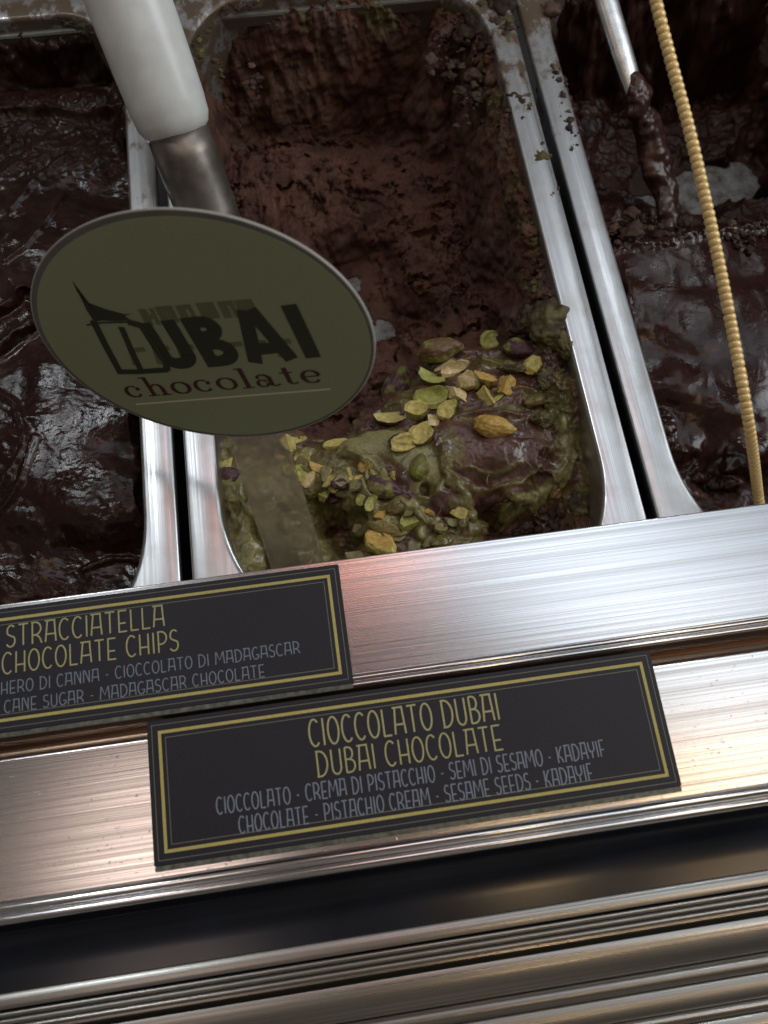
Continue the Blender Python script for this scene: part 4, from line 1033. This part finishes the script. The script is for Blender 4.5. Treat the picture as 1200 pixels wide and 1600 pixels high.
# word chocolate in fat serif lower case
cA, cB = sp_(200, 618), sp_(514, 592)
yb2 = (sp_(202, 620)[1]+sp_(510, 597)[1])/2; xh = 0.78*(sp_(345, 590)[1]-sp_(352, 612)[1])+0.05; asc = xh*1.62
cx = cA[0]; tot = cB[0]-cA[0]; word = 'chocolate'; wid = dict(c=1.0, h=1.22, o=1.05, l=.58, a=1.12, t=.72, e=1.0)
k_ = tot/(sum(wid[c] for c in word)+0.14*8)
S = []; x = cx; TW, TN = xh*.34, xh*.085
def E(x, w_, a0, a1, h=1.0): return [(x+w_/2+(w_/2-TW/2)*math.cos(math.radians(a)), yb2+xh*h/2+(xh*h/2-TN/2)*math.sin(math.radians(a))) for a in np.linspace(a0, a1, 26)]
def dotp(x, y, r): return ([(x-r, y), (x, y), (x+r, y)], r*1.7, None)
for c in word:
    w_ = wid[c]*k_*0.98; g = w_
    if c == 'c': S.append((E(x, g*.96, 55, 325), TW, TN)); S.append(dotp(x+g*.78, yb2+xh*.70, TW*.45))
    if c == 'o': S.append((E(x, g, 0, 360), TW, TN))
    if c == 'e': S.append((E(x, g*.96, 8, 322), TW, TN)); S.append(([(x+g*.15, yb2+xh*.52), (x+g*.86, yb2+xh*.52)], TN, None))
    if c == 'l': S.append(([(x+g*.5, yb2), (x+g*.5, yb2+asc)], TW, None)); S.append(([(x, yb2+TN/2), (x+g, yb2+TN/2)], TN, None)); S.append(([(x, yb2+asc-TN/2), (x+g*.5, yb2+asc-TN/2)], TN, None))
    if c == 'h':
        S.append(([(x+g*.25, yb2), (x+g*.25, yb2+asc)], TW, None)); S.append(([(x, yb2+TN/2), (x+g*.48, yb2+TN/2)], TN, None)); S.append(([(x, yb2+asc-TN/2), (x+g*.25, yb2+asc-TN/2)], TN, None))
        S.append(([(x+g*.3, yb2+xh*.75), (x+g*.5, yb2+xh*.97), (x+g*.7, yb2+xh*.85), (x+g*.76, yb2+xh*.6), (x+g*.76, yb2)], TW*.95, TN)); S.append(([(x+g*.56, yb2+TN/2), (x+g, yb2+TN/2)], TN, None))
    if c == 't': S.append(([(x+g*.42, yb2+xh*1.35), (x+g*.42, yb2+xh*.2), (x+g*.6, yb2+xh*.04), (x+g*.95, yb2+xh*.15)], TW, TN)); S.append(([(x, yb2+xh*.96), (x+g*.85, yb2+xh*.96)], TN, None))
    if c == 'a':
        S.append((E(x-g*.02, g*.62, 30, 360, .6), TW*.8, TN)); S.append(([(x+g*.12, yb2+xh*.82), (x+g*.3, yb2+xh*.97), (x+g*.52, yb2+xh*.92), (x+g*.64, yb2+xh*.7), (x+g*.64, yb2+xh*.15), (x+g*.78, yb2+xh*.03), (x+g*.98, yb2+xh*.14)], TW, TN)); S.append(dotp(x+g*.16, yb2+xh*.76, TW*.35))
    x += w_+0.14*k_
ink('chocolate_lettering', S, INK_B)
ink('underline', [([sp_(213, 631), sp_(517, 607)], 0.065, None)], INK_W)
# clear stake into the gelato
b0 = cp_-V_n*(AV*0.80); b1 = np.array(drop(462, 868, f_mid, -1.5)); b1 = at(463, 872, -1.25)
b0 = at_depth(*(389, 660), np.dot(b0-CAM, R@np.array([0, 0, -1.0]))) 
b0 = at(398, 672, 1.6)
ax1 = (b1-b0)/np.linalg.norm(b1-b0); sd = np.array([1, -0.02, 0.0]); sd = sd-ax1*np.dot(sd, ax1); sd /= np.linalg.norm(sd); nn = np.cross(sd, ax1)
V = []
for p, hw_ in ((b0, 0.98), (b0*0.5+b1*0.5, 1.0), (b1, 1.0), (b1+ax1*1.2, 0.9)):
    for s1, s2 in ((-1, -1), (1, -1), (1, 1), (-1, 1)): V.append(p+sd*s1*hw_+nn*s2*0.07)
F = [(3, 2, 1, 0), (12, 13, 14, 15)]
for i in range(3):
    for k in range(4): F.append((i*4+k, i*4+(k+1) % 4, (i+1)*4+(k+1) % 4, (i+1)*4+k))
me = mesh('stake', V, F, smooth=False)
stake = obj('stake', me, M_ACR)
stake.parent = oval; stake.matrix_parent_inverse = oval.matrix_world.inverted()

# ---------------------------------------------------------------- white handled spatula
P0 = at(274, 197, 2.0); P1 = at(193, -20, 5.6)
dr = (P0-P1)/np.linalg.norm(P0-P1)
sp1 = empty('spatula', 'steel gelato spatula with a thick white plastic handle behind the oval sign', 'spatula', 'gelato spatulas', P0)
ln = np.linalg.norm(P0-P1)
ts = [0.55, 0.50, 0.38, 0.15, -0.2, -0.9, -2.5, -5, -ln-6]
rs = [0.02, 0.75, 1.12, 1.36, 1.50, 1.56, 1.60, 1.62, 1.58]
V, F = tube([dr*t_ for t_ in ts], rs, 40); me = mesh('handle', V, F); obj('handle', me, M_WHITE, sp1)
V, F = tube([dr*t_ for t_ in (0.3, 1.2, 3.5, 6.5)], [1.30, 1.32, 1.30, 1.2], 32, 0.9); obj('shaft', mesh('shaft', V, F), plain('dull_smeared_steel', (0.24, 0.22, 0.19), 0.42, metal=0.85, noise=0.5, nscale=70, bumpd=0.0001), sp1)
# blade, flaring flat, buried in the gelato behind the sign
V, F = tube([dr*t_ for t_ in (6.3, 7.2, 8.2, 9.5, 11.5)], [1.0, 1.5, 2.0, 2.2, 2.1], 24, 0.08); obj('blade', mesh('blade', V, F), M_STEEL, sp1)

# ---------------------------------------------------------------- right spatula caked with chocolate
q0 = at(935, -40, 0.9); q1 = at(985, 125, -1.3); q2 = at(1022, 240, -3.6); q3 = at(1058, 375, -5.6)
sp2 = empty('spatula', 'bare steel spatula caked with chocolate standing in the right pan', 'spatula', 'gelato spatulas', q1)
pth = smooth_path([q0-q1, 0*q1, q2-q1, q3-q1], 40)
rad = list(np.interp(np.linspace(0, 1, 40), [0, .4, .62, 1], [0.62, 0.58, 0.50, 0.40]))
V, F = tube(pth, rad, 28, 0.55); obj('shaft', mesh('shaft', V, F), M_STEEL, sp2)
V = np.array(tube(pth[13:], [0.9*r for r in rad[13:]], 96)[0]); Fq = tube(pth[13:], rad[13:], 96)[1]
pf = smooth_path(list(pth[10:]), 160)
rr = np.interp(np.linspace(0, 1, 160), [0, .10, .25, .5, .8, 1], [0.15, .66, .92, .80, .64, .82])
V, F = tube(pf, rr, 72, 0.7); V = np.array(V)
ctr = np.repeat(pf, 72, axis=0); dv = V-ctr
am = noise3(V, 0.7, 7, 3)+0.35*noise3(V, 1.8, 9, 2)
tt_ = np.repeat(np.linspace(0, 1, 160), 72)
V = ctr+dv*(1+0.55*am*sstep(0, .2, tt_)-0.25*sstep(.30, 0.0, tt_))[:, None]
me = mesh('chocolate_coating', V, F); C = np.tile(np.array((0.045, 0.020, 0.015)), (len(V), 1))*(1+0.6*am)[:, None]
set_attr(me, 'Col', np.clip(C, .004, 1)); set_attr(me, 'wet', np.full(len(V), 0.5)); obj('chocolate_coating', me, M_GLOSS, sp2)

# ---------------------------------------------------------------- gold beaded cord
pts = [(1012, -60, 25.5), (1028, 15, 25.8), (1047, 90, 26.0), (1080, 215, 26.3), (1115, 370, 26.7), (1145, 520, 27.2), (1170, 660, 27.6), ]
cpth = [at_depth(*p) for p in pts]+[at(1184, 768, 0.35), at(1188, 800, -0.9), at(1190, 830, -2.2)]
dense = smooth_path(cpth, 900); seg = np.r_[0, np.cumsum(np.linalg.norm(np.diff(dense, axis=0), axis=1))]
cord = empty('beaded_cord', 'thin gold beaded cord hanging down over the right pan', 'cord', loc=cpth[4])
m_g = plain('gold_bead', (0.93, 0.66, 0.30), 0.36, noise=0.15, nscale=500)
m_g.node_tree.nodes['Principled BSDF'].inputs['Metallic'].default_value = 0.25
gap = 0.222; prof = [(0.0, -.5), (0.158, -.5), (0.186, -.30), (0.198, 0.0), (0.186, .30), (0.158, .5), (0.0, .5)]
V = []; F = []; ns = 14
for r_, h_ in prof[1:-1]:
    for k in range(ns): V.append((r_*math.cos(2*math.pi*k/ns), r_*math.sin(2*math.pi*k/ns), h_*gap*1.02))
for i in range(4):
    for k in range(ns): k2 = (k+1) % ns; F.append((i*ns+k, i*ns+k2, (i+1)*ns+k2, (i+1)*ns+k))
F.append(tuple(range(ns-1, -1, -1))); F.append(tuple(4*ns+k for k in range(ns)))
bead = mesh('bead', V, F); bead.materials.append(m_g)
s = 0.0
while s < seg[-1]:
    i = int(np.searchsorted(seg, s)); i = min(max(i, 1), 898)
    p = dense[i]; tn = Vector(dense[i+1]-dense[i-1])
    o = obj('bead', bead, None, cord, loc=p-cpth[4]); o.rotation_mode = 'QUATERNION'
    o.rotation_quaternion = tn.to_track_quat('Z', 'Y')
    s += gap
